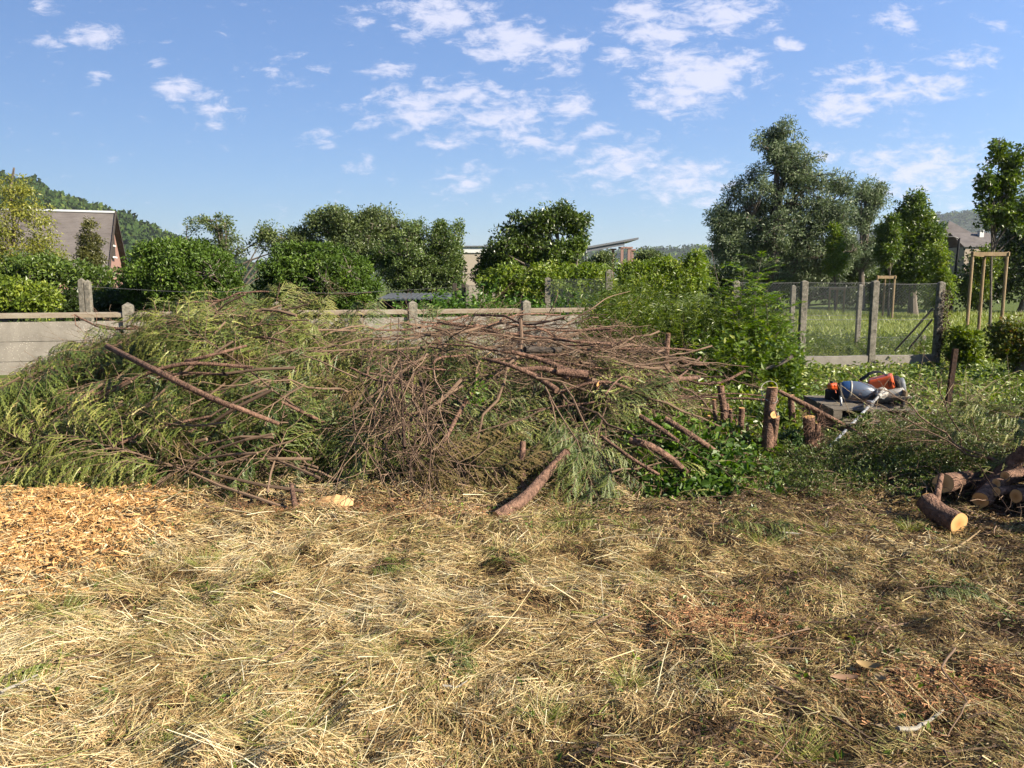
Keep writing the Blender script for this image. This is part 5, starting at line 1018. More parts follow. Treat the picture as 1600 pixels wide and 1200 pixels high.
g = G(); lathe(g, [(-.055, .09), (-.055, .101), (-.035, .104), (-.035, .098)], (0, 0, .115), axd); g.build('white_band', M['whiteplastic'], jr, smooth=True)
g = G(); lathe(g, [(-.15, 0), (-.148, .06), (-.12, .088), (-.056, .099)], (0, 0, .115), axd); g.build('blue_cap', mat('blue_plastic', (.03, .09, .24), rough=.4, spec=.5), jr, smooth=True)
fc = P(1303, 612, 8.55); g = G(); box(g, (0, 0, .06), (.16, .14, .12)); fcan = g.build('fuel_can', M['grip'], bevel=.02); fcan.location = (fc.x, fc.y, TOPZ - .02); tag(fcan, 'small black and orange can behind the left grip on the pallets', 'fuel can')
g = G(); box(g, (0, 0, .155), (.13, .11, .07)); g.build('orange_top', M['orange'], fcan, bevel=.02); g = G(); tube(g, [(-.03, 0, .19), (-.03, 0, .215)], .018, 12); g.build('cap', M['grip'], fcan)

# ---------------------------------------------------------------- log pile at the right edge
def log(label, p0, p1, r, r1=None, stub=1, sq=1.0):
    return trunkobj('cut_log', label, [p0, p0.lerp(p1, .5) + Vector(rng.normal(size=3) * r * .25), p1], [r, (r + (r1 or r)) / 2 * 1.02, r1 or r], 'log', stubs=stub, group=None, ends=(0, -1), sub=4)
log('front log with bright lit oval cut end, lying lowest by the hay', gp(1498, 818, .072), gp(1498, 818, .072) + Vector((-.07, .27, .07)), .072, .068)
log('round sawn log end facing the camera, topmost at the left of the pile', P(1474, 755, 5.25), P(1540, 742, 5.95), .070, .066)
log('long thick log rising to the right edge, its cut end low in the pile', P(1532, 781, 5.05), P(1680, 668, 5.9), .056, .070, 2)
log('pale ended log squeezed behind the round sawn end', P(1514, 758, 5.5), P(1590, 740, 6.0), .055, .055)
log('thin log with its small round end above the middle of the pile', P(1571, 745, 5.15), P(1660, 715, 5.5), .036, .036, 0)
log('second thin log end just left of and below the thin one', P(1557, 755, 5.12), P(1650, 735, 5.6), .030, .030, 0)
log('small log end in shade below the thin ones', P(1557, 768, 5.05), P(1650, 752, 5.6), .030, .030, 0)
log('broken log end at the right edge, in shade', P(1588, 775, 5.0), P(1700, 745, 5.4), .045, .045, 0)
B('leaning_trunk', 'long reddish trunk leaning up out of the log pile at the right edge', [P(1533, 772, 5.35), P(1580, 725, 5.3), P(1640, 672, 5.2), P(1720, 610, 5.1)], [.050, .052, .055, .055], stubs=3, wob=.004)
B('leaning_trunk', 'thinner forked reddish trunk leaning below the long one at the right edge', [P(1560, 742, 5.6), P(1610, 715, 5.5), P(1700, 668, 5.4)], [.030, .034, .038], stubs=3, wob=.004)
LG = 'logs of the pile beyond the right edge'
for k in range(26):
    x = 4.0 + .8 * rng.random(); y = 4.15 + 1.2 * rng.random(); z = .1 + (k / 26) * .62; d = Vector((1, rng.normal() * .35, rng.normal() * .12)).normalized() * .6
    o = log('reddish log in the tall part of the pile past the right edge', Vector((x, y, z)) - d * .45, Vector((x, y, z)) + d, .10, .09, 0); o['group'] = LG
for k in range(6):
    x = 3.75 + .8 * rng.random(); y = 4.1 + 1.3 * rng.random(); z = .3 + .55 * rng.random(); d = Vector((-.25 + .9 * rng.normal(), rng.normal() * .7, .6))
    put_cyp(int(rng.integers(0, 9)), Vector((x + .2, y, z - .25)), d, Vector((rng.normal() * .4, -.4, 1)), .5 + .2 * rng.random(), 'leafy cypress branch thrown on the tall log pile past the right edge', 'cypress branches on the tall log pile')
# torn bark and thin stems on the logs
n = 260; c = P(1560, 775, 5.3); g = G(); pp = np.array(c) + rng.normal(size=(n, 3)) * [.28, .25, .12]; pp[:, 2] = np.maximum(pp[:, 2], .03); D = nrm(rdir(n) + [0, 0, -.3]); t_ = np.linspace(0, 1, 5)[None, :, None]
pth = pp[:, None] + D[:, None] * (.08 + .3 * rng.random((n, 1, 1))) * t_ + rng.normal(size=(n, 5, 3)) * .008; add_tubes(g, pth, (.0018 + .003 * rng.random(n)**2)[:, None] * np.ones(5), 4, cap=False); tag(g.build('bark_shreds', M['bark_twig']), kind='stuff')
for k, (x, y, z, a) in enumerate(((3.45, 5.35, .45, 2.6), (3.6, 5.6, .6, 2.9), (3.3, 5.8, .3, 3.3))):
    pass
for i in range(5):
    a = rng.random() * 6; put_twg(i % 6, Vector((3.3 + .3 * rng.random(), 5.3 + .5 * rng.random(), .35)), Vector((-.5 + .3 * math.cos(a), .3 * math.sin(a), .5)), Vector((0, -1, .3)), .55, 'thin bare branch standing up out of the log pile', 'bare twigs on the log pile')

# ---------------------------------------------------------------- cut hedge brush, ivy and weeds on the right
def scatter_leaves(name, n, fx, zf, L, wr, lm, up=.8, kind='stuff', droop=0, rs=None):
    x, y = fx(n); kp = ~((x > 3.2) & (x < 4.45) & (y > 7.05) & (y < 8.95)) | (rng.random(n) < .06); x, y = x[kp], y[kp]; n = len(x); z = zf(x, y, n); D = rdir(n); D[:, 2] = D[:, 2] * (1 - up * .6) - droop; D = nrm(D); ls = L * (.55 + .9 * rng.random(n)); g = G()
    cl = vnoise(x * 5, y * 5, 0, 4); add_leaves(g, np.stack([x, y, z], -1), D, nrm(rdir(n) * (1.05 - up * .7) + [0, 0, up]), ls, ls * wr, .14, r=np.clip(.25 * rng.normal(size=n) + cl * .9, 0, 1)); return tag(g.build(name, lm), kind=kind)
LM['ivy'] = leafmat('ivy_leaf', (.05, .11, .015), (.14, .24, .03), (.30, .40, .08), rough=.45, trans=.3, spec=.25)
LM['cover'] = leafmat('cut_weed_leaf', (.10, .17, .022), (.28, .36, .06), (.52, .52, .16), trans=.3)
LM['box'] = leafmat('brush_leaf', (.06, .10, .018), (.17, .235, .04), (.34, .40, .12), trans=.25)
def ivyr(n):
    y = rng.uniform(5.5, 6.6, n); px = rng.normal(1100, 52, n); px = np.where(y > 6.2, px - 40, px); return (px - 800) / FPX * y, y
scatter_leaves('ivy', 2700, ivyr, lambda x, y, n: ground_z(x, y) + .02 + .26 * rng.random(n) * np.clip((y - 5.3) / .8, .2, 1), .062, .62, LM['ivy'], up=.5)
scatter_leaves('ground_cover', 15000, lambda n: ((lambda y: (rng.uniform(.19, .75, n) * y, y))(7.6 + 7 * rng.random(n) ** 1.1)), lambda x, y, n: ground_z(x, y) + .01 + .16 * rng.random(n) * vnoise(x * 2.5, y * 2.5, 0, 8) * 1.6, .075, .6, LM['cover'], up=.75)
scatter_leaves('ground_cover', 9000, lambda n: ((lambda y: (rng.uniform(.12, .36, n) * y, y))(9 + 4 * rng.random(n))), lambda x, y, n: ground_z(x, y) + .05 + .4 * rng.random(n) * vnoise(x * 2, y * 2, 0, 8), .08, .55, LM['weed'], up=.6)
scatter_leaves('ground_cover', 5000, lambda n: ((lambda y: (rng.uniform(.17, .42, n) * y, y))(5.9 + 2.4 * rng.random(n))), lambda x, y, n: ground_z(x, y) + .01 + .12 * rng.random(n) * vnoise(x * 3, y * 3, 0, 8) * 1.6, .05, .5, LM['box'], up=.6)
scatter_leaves('ground_cover', 7000, lambda n: ((lambda y: ((rng.uniform(1085, 1275, n) - 800) / FPX * y, y))(6.5 + 2.0 * rng.random(n))), lambda x, y, n: ground_z(x, y) + .01 + .30 * rng.random(n) * vnoise(x * 3.5, y * 3.5, 0, 8), .06, .5, LM['weed'], up=.5)
# heap of cut small-leaved hedge brush in front of the pallets: many leafy sprigs
def sprig_mesh(L, nb, lw):
    gs = G(); gf = G(); st = curve_pts((0, 0, 0), (1, 0, 0), L, 8, .12, .3); add_tubes(gs, st[None], (.006 * (1 - .7 * np.linspace(0, 1, 8)))[None], 5); tt = np.linspace(0, 1, 8); C = []
    for i in range(nb):
        q = .15 + .85 * rng.random(); p = np.array([np.interp(q, tt, st[:, c]) for c in range(3)]); d = nrm(np.array([.8, rng.normal() * .7, rng.normal() * .6])); c = curve_pts(p, d, .30 * (1.2 - .7 * q) * (.5 + rng.random()), 6, .2, .4); add_tubes(gs, c[None], .0022, 4, cap=False)
        for f in np.linspace(.1, 1, 16): C.append([np.interp(f, np.linspace(0, 1, 6), c[:, k]) for k in range(3)])
    C = np.repeat(np.array(C), 2, 0) + rng.normal(size=(len(C) * 2, 3)) * .008; n = len(C); ls = lw * (.6 + .7 * rng.random(n)); add_leaves(gf, C, nrm(rdir(n) + [.4, 0, 0]), nrm(rdir(n) + [0, 0, .7]), ls, ls * .5, .1, r=np.clip(rng.normal(size=n) * .2 + .5, 0, 1)); return gs, gf
SPR = []
for i in range(4):
    a, b = sprig_mesh(1.0 + .15 * i, 16 + 2 * i, .026); SPR.append((stash(a, 'hedge_stem', M['bark_twig']), stash(b, 'hedge_foliage', LM['box'])))
def Bh(x, y):
    px = x / y * FPX + 800; h = np.interp(px, [1190, 1240, 1300, 1360, 1420, 1480, 1530, 1580], [.03, .07, .10, .17, .36, .56, .50, .3]); t = np.clip((y - 5.35) / .9, 0, 1); b = np.clip((7.6 - y) / .9, 0, 1); return h * np.sin(t * PI / 2) * np.sin(b * PI / 2)
for i in range(115):
    y = rng.uniform(5.5, 6.9); x = (rng.uniform(1200, 1590) - 800) / FPX * y; h = float(Bh(x, y)); a = rng.random() * 2 * PI if rng.random() < .5 else PI + rng.normal() * .5; sc = .5 + .3 * rng.random()
    D = Vector((math.cos(a), math.sin(a) * .7, .03 + .35 * rng.random() * (h > .3))).normalized(); loc = Vector((x, y, .05 + h * (.35 + .55 * rng.random()))) - D * .4 * sc; loc.z = max(loc.z, .03)
    if (loc + D * sc).y < 5.3: continue
    k = i % 4; o = bpy.data.objects.new('hedge_branch', SPR[k][0]); COL.objects.link(o); xf(o, loc, D, Vector((rng.normal() * .4, rng.normal() * .4, 1)), sc); tag(o, 'small-leaved cut hedge branch in the low brush heap between pallets and logs', 'branch', 'cut hedge branches in the low heap before the pallets')
    f = bpy.data.objects.new('foliage', SPR[k][1]); COL.objects.link(f); f.parent = o
def clump_stuff(name, K, nl, L, wr, lm, cf, rc):
    C = cf(K); g = G(); foliage(g, C, rc, nl, L, wr, up=.4); return tag(g.build(name, lm), kind='stuff')
def cf(K):
    y = rng.uniform(5.6, 7.3, K); x = (rng.uniform(1195, 1585, K) - 800) / FPX * y; return np.stack([x, y, .03 + Bh(x, y) * .8 * rng.random(K) ** .6], -1)
clump_stuff('brush_leaves', 420, 55, .026, .5, LM['box'], cf, .13)
T('hedge_shoots', 'fresh bluish-green shoots sprouting at the foot of the tallest stump', 'shoots', 6.75, [(1230, 700, 30, 24), (1245, 680, 16, 20), (1220, 720, 30, 18)], leafmat('shoot_leaf_blue', (.05, .11, .03), (.12, .22, .06), (.24, .34, .12)), .028, 60, 55, 9)
# tall dry stalks at right, thin wires of grass
n = 130; y = rng.uniform(6.5, 9.5, n); x = (rng.uniform(1330, 1600, n) - 800) / FPX * y; g = G(); D = nrm(np.stack([rng.normal(size=n) * .6 + .2, rng.normal(size=n) * .4, .8 + 0 * x], -1)); t_ = np.linspace(0, 1, 6)[None, :, None]
pth = np.stack([x, y, .1 + 0 * x], -1)[:, None] + D[:, None] * (.3 + .6 * rng.random((n, 1, 1))) * t_; pth[:, :, 2] -= .25 * t_[:, :, 0] ** 2 * rng.random((n, 1)); add_tubes(g, pth, .0022, 4, cap=False); tag(g.build('dry_stalks', mat('dry_stalk', (.25, .17, .09), (.52, .42, .24), .8, attr=True)), kind='stuff')
# twigs lying over the cleared ground on the right
n = 2600; y = 5.7 + 6.5 * rng.random(n) ** 1.2; x = rng.uniform(.14, .66, n) * y; a = rng.random(n) * 2 * PI; L_ = .1 + .45 * rng.random(n) ** 2; D = np.stack([np.cos(a), np.sin(a), rng.normal(size=n) * .15], -1); t_ = np.linspace(-.5, .5, 4)[None, :, None]
pth = np.stack([x, y, ground_z(x, y) + .05], -1)[:, None] + D[:, None] * L_[:, None, None] * t_ + rng.normal(size=(n, 4, 3)) * (.05 * L_)[:, None, None]; pth[:, :, 2] = np.maximum(pth[:, :, 2], ground_z(pth[:, :, 0], pth[:, :, 1]) + .006)
g = G(); add_tubes(g, pth, (.0018 + .005 * rng.random(n) ** 3)[:, None] * np.ones(4), 4, cap=False); tag(g.build('dead_twigs', M['bark_twig']), kind='stuff')

# ---------------------------------------------------------------- hay, chips and litter on the foreground
def hay_z(x, y):
    return ground_z(x, y) + .10 * (np.abs(fbm(x * 3.0, y * 3.0, 0, 61, 4) - .5) * 2) ** .8 + .09 * np.maximum(fbm(x * 7, y * 7, 0, 62, 3) - .5, 0)
def fr(n, y0, y1, pw=1.0, m=.72, lo=None):
    y = y0 + (y1 - y0) * rng.random(n) ** pw; x = rng.uniform(-m, m, n) * (y + .25); return x, y
HAY = mat('hay', (.5, .4, .2), rough=.6, attr=True, trans=.22, spec=.25, stops=[(0, (.05, .03, .016)), (.16, (.15, .088, .045)), (.38, (.40, .27, .13)), (.62, (.62, .48, .23)), (.82, (.78, .67, .36)), (.93, (.86, .79, .54)), (.95, (.20, .24, .05)), (1, (.30, .36, .08))])
def brown(x, y):
    """0 pale hay at the left, 1 brown litter at the right"""
    px = x / y * FPX + 800
    return np.clip((px - 760) / 700 + (fbm(x * .9, y * .9, 0, 71, 3) - .5) * 1.5, 0, 1) * .76 + .2 * (y > 4.9) * (px > 500)
def hay(n, y0, y1, Lm, Ls, w, pw=1.0, mean=.60, fine=False, lift=.03, al=.55, nodark=.6):
    x, y = fr(n, y0, y1, pw); b = np.clip(brown(x, y), 0, 1); cw = chipw(x, y); keep = rng.random(n) > np.clip(cw * 1.3, 0, .85); keep &= (y < np.interp(x, FXX, FYY) + .35) | (x > 3.4); x, y, b = x[keep], y[keep], b[keep]; dk = np.clip((fbm(x * 4.5, y * 4.5, 0, 91, 4) - .58) * 9, 0, 1); k2 = rng.random(len(x)) > dk * nodark; x, y, b, dk = x[k2], y[k2], b[k2], dk[k2]; n = len(x)
    hz = hay_z(x, y); lump = fbm(x * 3.2, y * 3.2, 0, 63, 3)
    a = math.radians(24) + (fbm(x * 1.5, y * 1.5, 0, 81, 2) - .5) * 4.5 + rng.normal(size=n) * np.where(rng.random(n) < al, .38, 1.6); L_ = (Lm + Ls * rng.random(n) ** 2) * (1 - .45 * b)
    e = .04; sx_ = (hay_z(x + e, y) - hay_z(x - e, y)) / (2 * e); sy_ = (hay_z(x, y + e) - hay_z(x, y - e)) / (2 * e)
    dz = sx_ * np.cos(a) + sy_ * np.sin(a) + rng.normal(size=n) * .2; D = nrm(np.stack([np.cos(a), np.sin(a), dz], -1)); Nn = nrm(np.stack([-sx_, -sy_, 0 * x + 1], -1) + rng.normal(size=(n, 3)) * .45)
    c = np.stack([x, y, hz + .004 + lift * rng.random(n) ** 2.2], -1) - D * L_[:, None] * .5; c[:, 2] = np.maximum(c[:, 2], ground_z(c[:, 0], c[:, 1]) + .004)
    bend = rng.normal(size=(n, 3)) * (L_ * .16)[:, None]; bend[:, 2] = -np.abs(bend[:, 2]) * .6
    r = mean + .19 * rng.normal(size=n) - .30 * b + .5 * (lump - .5) - .25 * dk; r = np.clip(r, 0, .935); gr = rng.random(n) < (.06 + .05 * (vnoise(x * 2, y * 2, 0, 5) > .6)); r = np.where(gr, .95 + .05 * rng.random(n), r)
    g = G(); strips(g, c, D, L_, w * (.6 + .8 * rng.random(n)), Nn, bend, 3, r=r, taper=.5); return g
WARM = mat('mown_grass_dry', (.5, .4, .2), rough=.65, attr=True, trans=.15, spec=.2, stops=[(0, (.035, .022, .012)), (.18, (.12, .068, .03)), (.4, (.38, .23, .09)), (.64, (.68, .48, .23)), (.85, (.92, .70, .39)), (.93, (1.1, .88, .52)), (.95, (.13, .17, .035)), (1, (.24, .30, .06))])
PALE = mat('hay_pale', (.5, .4, .2), rough=.55, attr=True, trans=.2, spec=.3, stops=[(0, (.10, .075, .03)), (.2, (.25, .19, .07)), (.45, (.58, .44, .17)), (.7, (.90, .74, .39)), (.93, (1.1, .98, .68)), (.95, (.22, .28, .05)), (1, (.34, .40, .08))])
tag(hay(150000, 2.1, 4.4, .02, .09, .0027, pw=.85, fine=True, al=.3, lift=.028).build('mown_grass', WARM), kind='stuff')
tag(hay(130000, 4.1, 8.0, .02, .09, .0036, fine=True, al=.3, lift=.025).build('mown_grass', WARM), kind='stuff')
tag(hay(38000, 2.1, 4.4, .05, .19, .0022, pw=.85, al=.62, nodark=.9, mean=.68, lift=.04).build('hay_litter', PALE), kind='stuff')
tag(hay(28000, 4.1, 8.0, .05, .16, .0030, al=.6, nodark=.9, mean=.66, lift=.03).build('hay_litter', PALE), kind='stuff')
tag(hay(1100, 2.1, 6.0, .25, .30, .0034, pw=.9, al=.8, mean=.8, lift=.05).build('long_straw', PALE), kind='stuff')
# golden stubble tufts left by the mower
nt = 520; tx, ty = fr(nt, 2.2, 6.0, .9); k = (chipw(tx, ty) < .2) & (fbm(tx * 1.4, ty * 1.4, 0, 95) > .46); tx, ty = tx[k], ty[k]; nt = len(tx); m_ = 46; x = np.repeat(tx, m_); y = np.repeat(ty, m_); n = len(x); a = rng.random(n) * 2 * PI; q = rng.random(n) ** .6 * .05
D = nrm(np.stack([np.cos(a) * .7, np.sin(a) * .7, .35 + .8 * rng.random(n)], -1)); px_, py_ = x + np.cos(a) * q, y + np.sin(a) * q; g = G()
strips(g, np.stack([px_, py_, hay_z(px_, py_) - .005], -1), D, .035 + .055 * rng.random(n), np.full(n, .0028), nrm(rdir(n) + [0, -1, 0]), np.stack([np.cos(a) * .02, np.sin(a) * .02, -.015 + 0 * a], -1), 2, r=np.clip(np.repeat(.45 + .5 * rng.random(nt), m_) + .12 * rng.normal(size=n), 0, 1), taper=.8); tag(g.build('stubble', mat('stubble', (.4, .3, .1), rough=.6, attr=True, trans=.3, stops=[(0, (.16, .10, .04)), (.5, (.52, .38, .14)), (.85, (.74, .62, .27)), (1, (.40, .44, .10))])), kind='stuff')
# brown dead leaves and bark bits, mostly on the right
def lit(n, L, wr, m, f, lift=.03, up=.6):
    x, y = f(n); D = rdir(n); D[:, 2] *= .35; D = nrm(D); ls = L * (.5 + rng.random(n)); g = G(); add_leaves(g, np.stack([x, y, hay_z(x, y) + .005 + lift * rng.random(n)], -1), D, nrm(rdir(n) * .7 + [0, 0, up]), ls, ls * wr, .15); return g
def right(n):
    x, y = fr(n, 2.1, 6.6); b = brown(x, y); k = rng.random(n) < b * b * 1.1; return x[k], y[k]
def fl(n): x, y = right(n); return x, y
LIT = mat('leaf_litter', (.2, .13, .07), rough=.8, attr=True, trans=.15, stops=[(0, (.05, .03, .02)), (.35, (.16, .09, .05)), (.7, (.34, .22, .12)), (.93, (.52, .42, .27)), (1, (.14, .18, .05))])
x, y = right(60000); n = len(x)
def rr(n_): return x, y
D = rdir(n); D[:, 2] *= .35; D = nrm(D); ls = .022 * (.5 + rng.random(n)); g = G(); add_leaves(g, np.stack([x, y, hay_z(x, y) + .004 + .025 * rng.random(n)], -1), D, nrm(rdir(n) * .7 + [0, 0, .6]), ls, ls * .45, .15); tag(g.build('bark_litter', LIT), kind='stuff')
# thin dead twigs strewn on the hay
n = 2600; x, y = fr(n, 2.1, 6.2, .9); k = rng.random(n) < np.clip(brown(x, y) + .08, 0, 1); x, y = x[k], y[k]; n = len(x); a = rng.normal(size=n) * .9 - .3; L_ = .08 + .35 * rng.random(n) ** 2; D = np.stack([np.cos(a), np.sin(a), 0 * a], -1); t_ = np.linspace(-.5, .5, 5)[None, :, None]
pth = np.stack([x, y, 0 * x], -1)[:, None] + D[:, None] * L_[:, None, None] * t_ + rng.normal(size=(n, 5, 3)) * (.03 * L_)[:, None, None]; pth[:, :, 2] = hay_z(pth[:, :, 0], pth[:, :, 1]) + .012 + .02 * rng.random((n, 1)); g = G(); add_tubes(g, pth, (.0012 + .0028 * rng.random(n) ** 3)[:, None] * np.ones(5), 4, cap=False); tag(g.build('dead_twigs', M['bark_twig']), kind='stuff')
# wood chips: flat broken slivers
def chips(n, f, sm, m, z0=.0, lift=.05):
    x, y = f(n); n = len(x); D = rdir(n); D[:, 2] *= .35; D = nrm(D); Nn = nrm(rdir(n) * .8 + [0, 0, .8]); Sx = nrm(np.cross(D, Nn)); Nn = np.cross(Sx, D); L_ = sm * (.35 + 1.3 * rng.random(n) ** 2)[:, None]; w = L_ * (.10 + .22 * rng.random((n, 1))); h = w * .3
    c = np.stack([x, y, hay_z(x, y) + .006 + lift * rng.random(n) ** 1.5], -1); V = []
    for e, tw in ((-1, .7), (1, .45)):
        for a, b in ((-1, -1), (1, -1), (1, 1), (-1, 1)): V.append(c + D * L_ * .5 * e + Sx * w * .5 * a * tw * (1 + .3 * rng.random((n, 1))) + Nn * h * .5 * b * tw)
    V = np.stack(V, 1).reshape(-1, 3); b8 = (np.arange(n) * 8)[:, None, None]; F = (b8 + np.array([(0, 3, 2, 1), (4, 5, 6, 7), (0, 1, 5, 4), (1, 2, 6, 5), (2, 3, 7, 6), (3, 0, 4, 7)])[None]).reshape(-1, 4)
    g = G(); g.add(V, F, np.repeat(rng.random(n), 8)); return g.build('wood_chips', m)
CHM = mat('fresh_chip', (.6, .33, .13), rough=.7, attr=True, spec=.2, stops=[(0, (.28, .13, .045)), (.3, (.58, .30, .10)), (.75, (.80, .48, .19)), (1, (.88, .70, .42))])
def cz(n):
    x = rng.uniform(-4.4, -1.6, n); y = rng.uniform(2.9, 6.0, n); k = rng.random(n) < chipw(x, y) ** 1.1; return x[k], y[k]
tag(chips(95000, cz, .035, CHM), kind='stuff')
RED = mat('sawdust_red', (.4, .2, .1), rough=.85, attr=True, stops=[(0, (.22, .09, .04)), (.5, (.42, .20, .09)), (1, (.60, .34, .17))])
def spot(px, py, rx, ry, k=None):
    def f(n):
        c = gp(px, py); return c.x + rng.normal(size=n) * rx * .5, c.y + rng.normal(size=n) * ry * .5
    return f
for (px, py, rx, ry, n) in ((1120, 985, .36, .26, 6500), (1480, 1075, .34, .16, 4000), (1400, 1110, .4, .2, 1500), (500, 800, .9, .3, 2500), (700, 810, .8, .2, 1500)):
    tag(chips(n, spot(px, py, rx, ry), .020, RED, lift=.03), kind='stuff')
# grass tufts
GR = leafmat('fresh_grass', (.17, .22, .04), (.38, .42, .09), (.58, .56, .22), trans=.35)
TGL = 'small tufts of yellow-green grass poking through the hay'
TM = []
for i in range(4):
    n = 90 + 30 * i; g = G(); a = rng.random(n) * 2 * PI; rr_2 = rng.random(n) ** .6 * .06; D = nrm(np.stack([np.cos(a) * .55, np.sin(a) * .55, .5 + rng.random(n)], -1)); strips(g, np.stack([np.cos(a) * rr_2, np.sin(a) * rr_2, 0 * a - .01], -1), D, .05 + .09 * rng.random(n), np.full(n, .0032), nrm(rdir(n) + [0, -1, 0]), np.stack([np.cos(a) * .03, np.sin(a) * .03, -.02 + 0 * a], -1), 3, taper=.85); TM.append(stash(g, 'grass_tuft', GR))
for i, (px, py, sc) in enumerate(((893, 825, 1.5), (980, 832, 1.0), (1190, 858, 1.1), (1243, 1172, 1.0), (1155, 1045, 1.2), (1130, 1090, 1.0), (95, 968, 1.1), (320, 895, .9), (432, 918, .9), (170, 925, .7), (720, 1030, .7), (618, 1055, .9), (600, 850, .8), (1010, 935, .7), (1290, 830, .8), (1420, 835, .8), (460, 1170, 1.3), (980, 1070, .9), (250, 1000, .7), (845, 1140, .8), (1340, 800, .8))):
    c = gp(px, py); o = bpy.data.objects.new('grass_tuft', TM[i % 4]); COL.objects.link(o); o.location = (c.x, c.y, float(hay_z(c.x, c.y))); o.scale = (sc,) * 3; o.rotation_euler = (0, 0, i); tag(o, 'small tuft of yellow-green grass poking through the hay', 'grass tuft', TGL)
# green cypress sprigs dropped on the hay
for i, (px, py, an, sc, k, lb) in enumerate(((160, 1040, 3.3, 0.61, 7, 'dark green cypress sprig lying on pale hay at the lower left'), (318, 968, 1.8, 0.38, 7, 'dark clump of cypress on the hay, above the lower left sprig'), (690, 1095, 1.4, 0.38, 7, 'small dark cypress scrap in a hollow of the hay, centre front'), (800, 915, 1.6, 0.43, 7, 'flattened grey-green cypress scrap in the middle of the hay'), (195, 1165, .4, 0.32, 7, 'brownish cypress scrap on the hay at the bottom left'), (560, 905, .3, 0.43, 7, 'faded green cypress scrap on hay, left of the flattened one'), (1420, 945, .1, 0.41, 7, 'green cypress scrap on the brown litter at the right'), (1100, 840, .1, 0.49, 3, 'flat green cypress spray on litter right of the drooping boughs'), (960, 830, 3.0, 0.43, 7, 'small cypress spray at the foot of the drooping boughs'))):
    c = gp(px, py); o = put_cyp(k, Vector((c.x, c.y, float(hay_z(c.x, c.y)) + .05)), Vector((math.cos(an), math.sin(an), .06)), Vector((0, 0, 1)), sc, lb, None); o.name = 'cypress_sprig'
# individual twigs and sticks one can point at
def gtwig(name, label, pts, r, m='bark_twig', lift=.02):
    P_ = []
    for (px, py) in pts:
        c = gp(px, py); P_.append(Vector((c.x, c.y, float(hay_z(c.x, c.y)) + lift)))
    r *= 1.25; g = G(); n = len(P_); tube(g, P_, [r * (1 - .6 * i / max(n - 1, 1)) for i in range(n)], 7, sub=4, wob=.002); return tag(g.build(name, M[m]), label, 'twig')
gtwig('twig', 'long thin brown twig curving across the bottom right corner', [(1196, 1092), (1290, 1128), (1380, 1172), (1470, 1190), (1560, 1188), (1598, 1172)], .0045)
gtwig('twig', 'long dark twig running diagonally above the bottom right twig', [(1205, 1105), (1280, 1135), (1375, 1180)], .004)
gtwig('twig', 'thin curled brown twig looping near the right edge', [(1490, 1040), (1470, 1075), (1500, 1105), (1505, 1128), (1480, 1160)], .004, lift=.05)
gtwig('twig', 'brown twig lying nearly level in the right middle of the litter', [(1215, 975), (1260, 985), (1310, 992)], .004)
gtwig('twig', 'straight grey-brown twig left of the curled leaf', [(1085, 1045), (1160, 1030), (1300, 1031), (1360, 1033)], .0035)
gtwig('twig', 'short dark twig standing slanted in hay, centre right', [(933, 1000), (968, 970)], .004, lift=.06)
gtwig('twig', 'thin wiry brown stem standing in the hay at the left', [(428, 1078), (455, 1040), (458, 985), (445, 950)], .003, lift=.05)
gtwig('twig', 'pale forked root-like twig by the log pile', [(1480, 880), (1505, 855), (1530, 845)], .007, m='timber', lift=.03)
gtwig('twig', 'thin reddish twig on the ground just right of the ivy', [(1140, 855), (1180, 868), (1215, 885)], .003)
gtwig('twig', 'brown twig lying in the centre bottom of the litter', [(860, 1180), (875, 1120), (900, 1085), (960, 1060)], .004)
M['bleached'] = mat('bleached_stick', (.33, .30, .25), rough=.7)
gtwig('stick', 'bleached white stick lying at the bottom right', [(1401, 1159), (1440, 1140), (1472, 1127)], .008, m='bleached', lift=.03)
gtwig('stick', 'short white stick on litter at the upper right', [(1222, 843), (1252, 842)], .006, m='bleached', lift=.02)
gtwig('stick', 'long pale straight stem lying across the left hay', [(2, 1096), (60, 1068)], .006, m='bleached', lift=.04)
gtwig('stick', 'pale crooked stem in the centre of the hay', [(692, 1095), (715, 1093), (730, 1083)], .004, m='bleached', lift=.03)
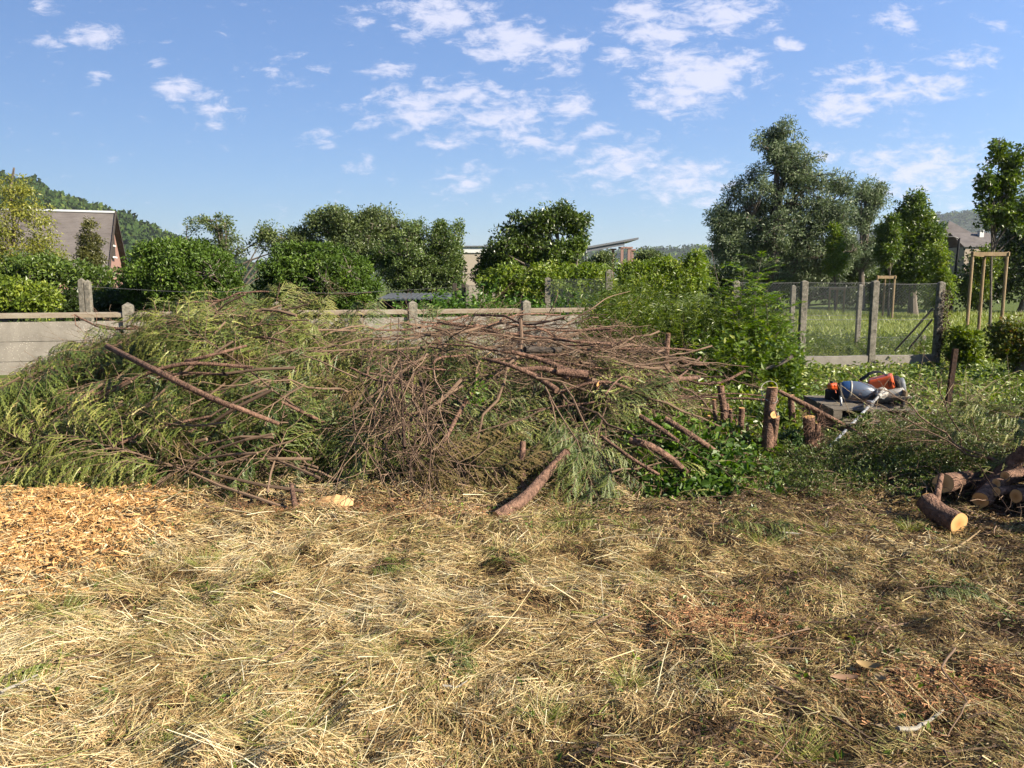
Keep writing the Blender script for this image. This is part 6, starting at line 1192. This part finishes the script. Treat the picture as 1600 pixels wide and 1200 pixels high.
# curled dry leaf and bark plates
def plate(name, label, px, py, L, w, rz, m, curl=.25, lift=.03):
    c = gp(px, py); k = 10; V = []; 
    for top in (1, 0):
        for i in range(k + 1):
            f = i / k; ww = w * math.sin(PI * (.06 + .9 * f)) ** .7
            for s_ in (-1, 0, 1): V.append((L * (f - .5), ww * s_ * .5, L * curl * ((f - .5) ** 2 * 2) + (.012 if s_ else 0) + .0015 * top))
    F = [(i * 3 + j, i * 3 + j + 1, i * 3 + j + 4, i * 3 + j + 3) for i in range(k) for j in (0, 1)]; off = (k + 1) * 3; F += [(off + a, off + d, off + c_, off + b) for a, b, c_, d in F]
    g = G(); g.add(V, F); o = g.build(name, m, smooth=True); o.location = (c.x, c.y, float(hay_z(c.x, c.y)) + lift); o.rotation_euler = (.25, -.1, rz); return tag(o, label, 'leaf' if 'leaf' in name else 'bark')
plate('dry_leaf', 'tan curled dry leaf lying on the brown litter, lower right', 1357, 1063, .095, .042, -.55, mat('tan_leaf', (.38, .25, .10), (.50, .35, .16), .6, noise=.5, nscale=30, trans=.15))
plate('dry_leaf', 'smaller pale dry leaf below the tan curled leaf', 1375, 1083, .05, .03, -1.0, mat('pale_leaf', (.48, .36, .20), rough=.6, trans=.15))
plate('bark_plate', 'pinkish flat strip of bark on the litter left of the leaf', 1318, 1082, .10, .03, -.2, mat('inner_bark', (.30, .17, .10), (.40, .25, .16), .7, noise=.5, nscale=20), .1)
# green weeds scattered in the litter
x, y = fr(700, 2.2, 5.8); k = rng.random(700) < .12 + .5 * brown(x, y); x, y = x[k], y[k]; C = np.stack([x, y, hay_z(x, y) + .02], -1); g = G(); foliage(g, C, .035, 5, .028, .55, up=.6, flat=.4); tag(g.build('small_weeds', LM['maple']), kind='stuff')

# ---------------------------------------------------------------- thin summer haze over the whole valley
g = G(); box(g, (0, 2900, 99), (8400, 6700, 203)); hz = g.build('haze', []); hm = bpy.data.materials.new('haze'); hm.use_nodes = True; t = hm.node_tree; t.nodes.clear()
ho = t.nodes.new('ShaderNodeOutputMaterial'); pv = t.nodes.new('ShaderNodeVolumePrincipled'); pv.inputs['Color'].default_value = (.80, .88, 1, 1); pv.inputs['Density'].default_value = .00011; pv.inputs['Anisotropy'].default_value = .2
t.links.new(pv.outputs[0], ho.inputs['Volume']); hz.data.materials.append(hm); tag(hz, kind='stuff')
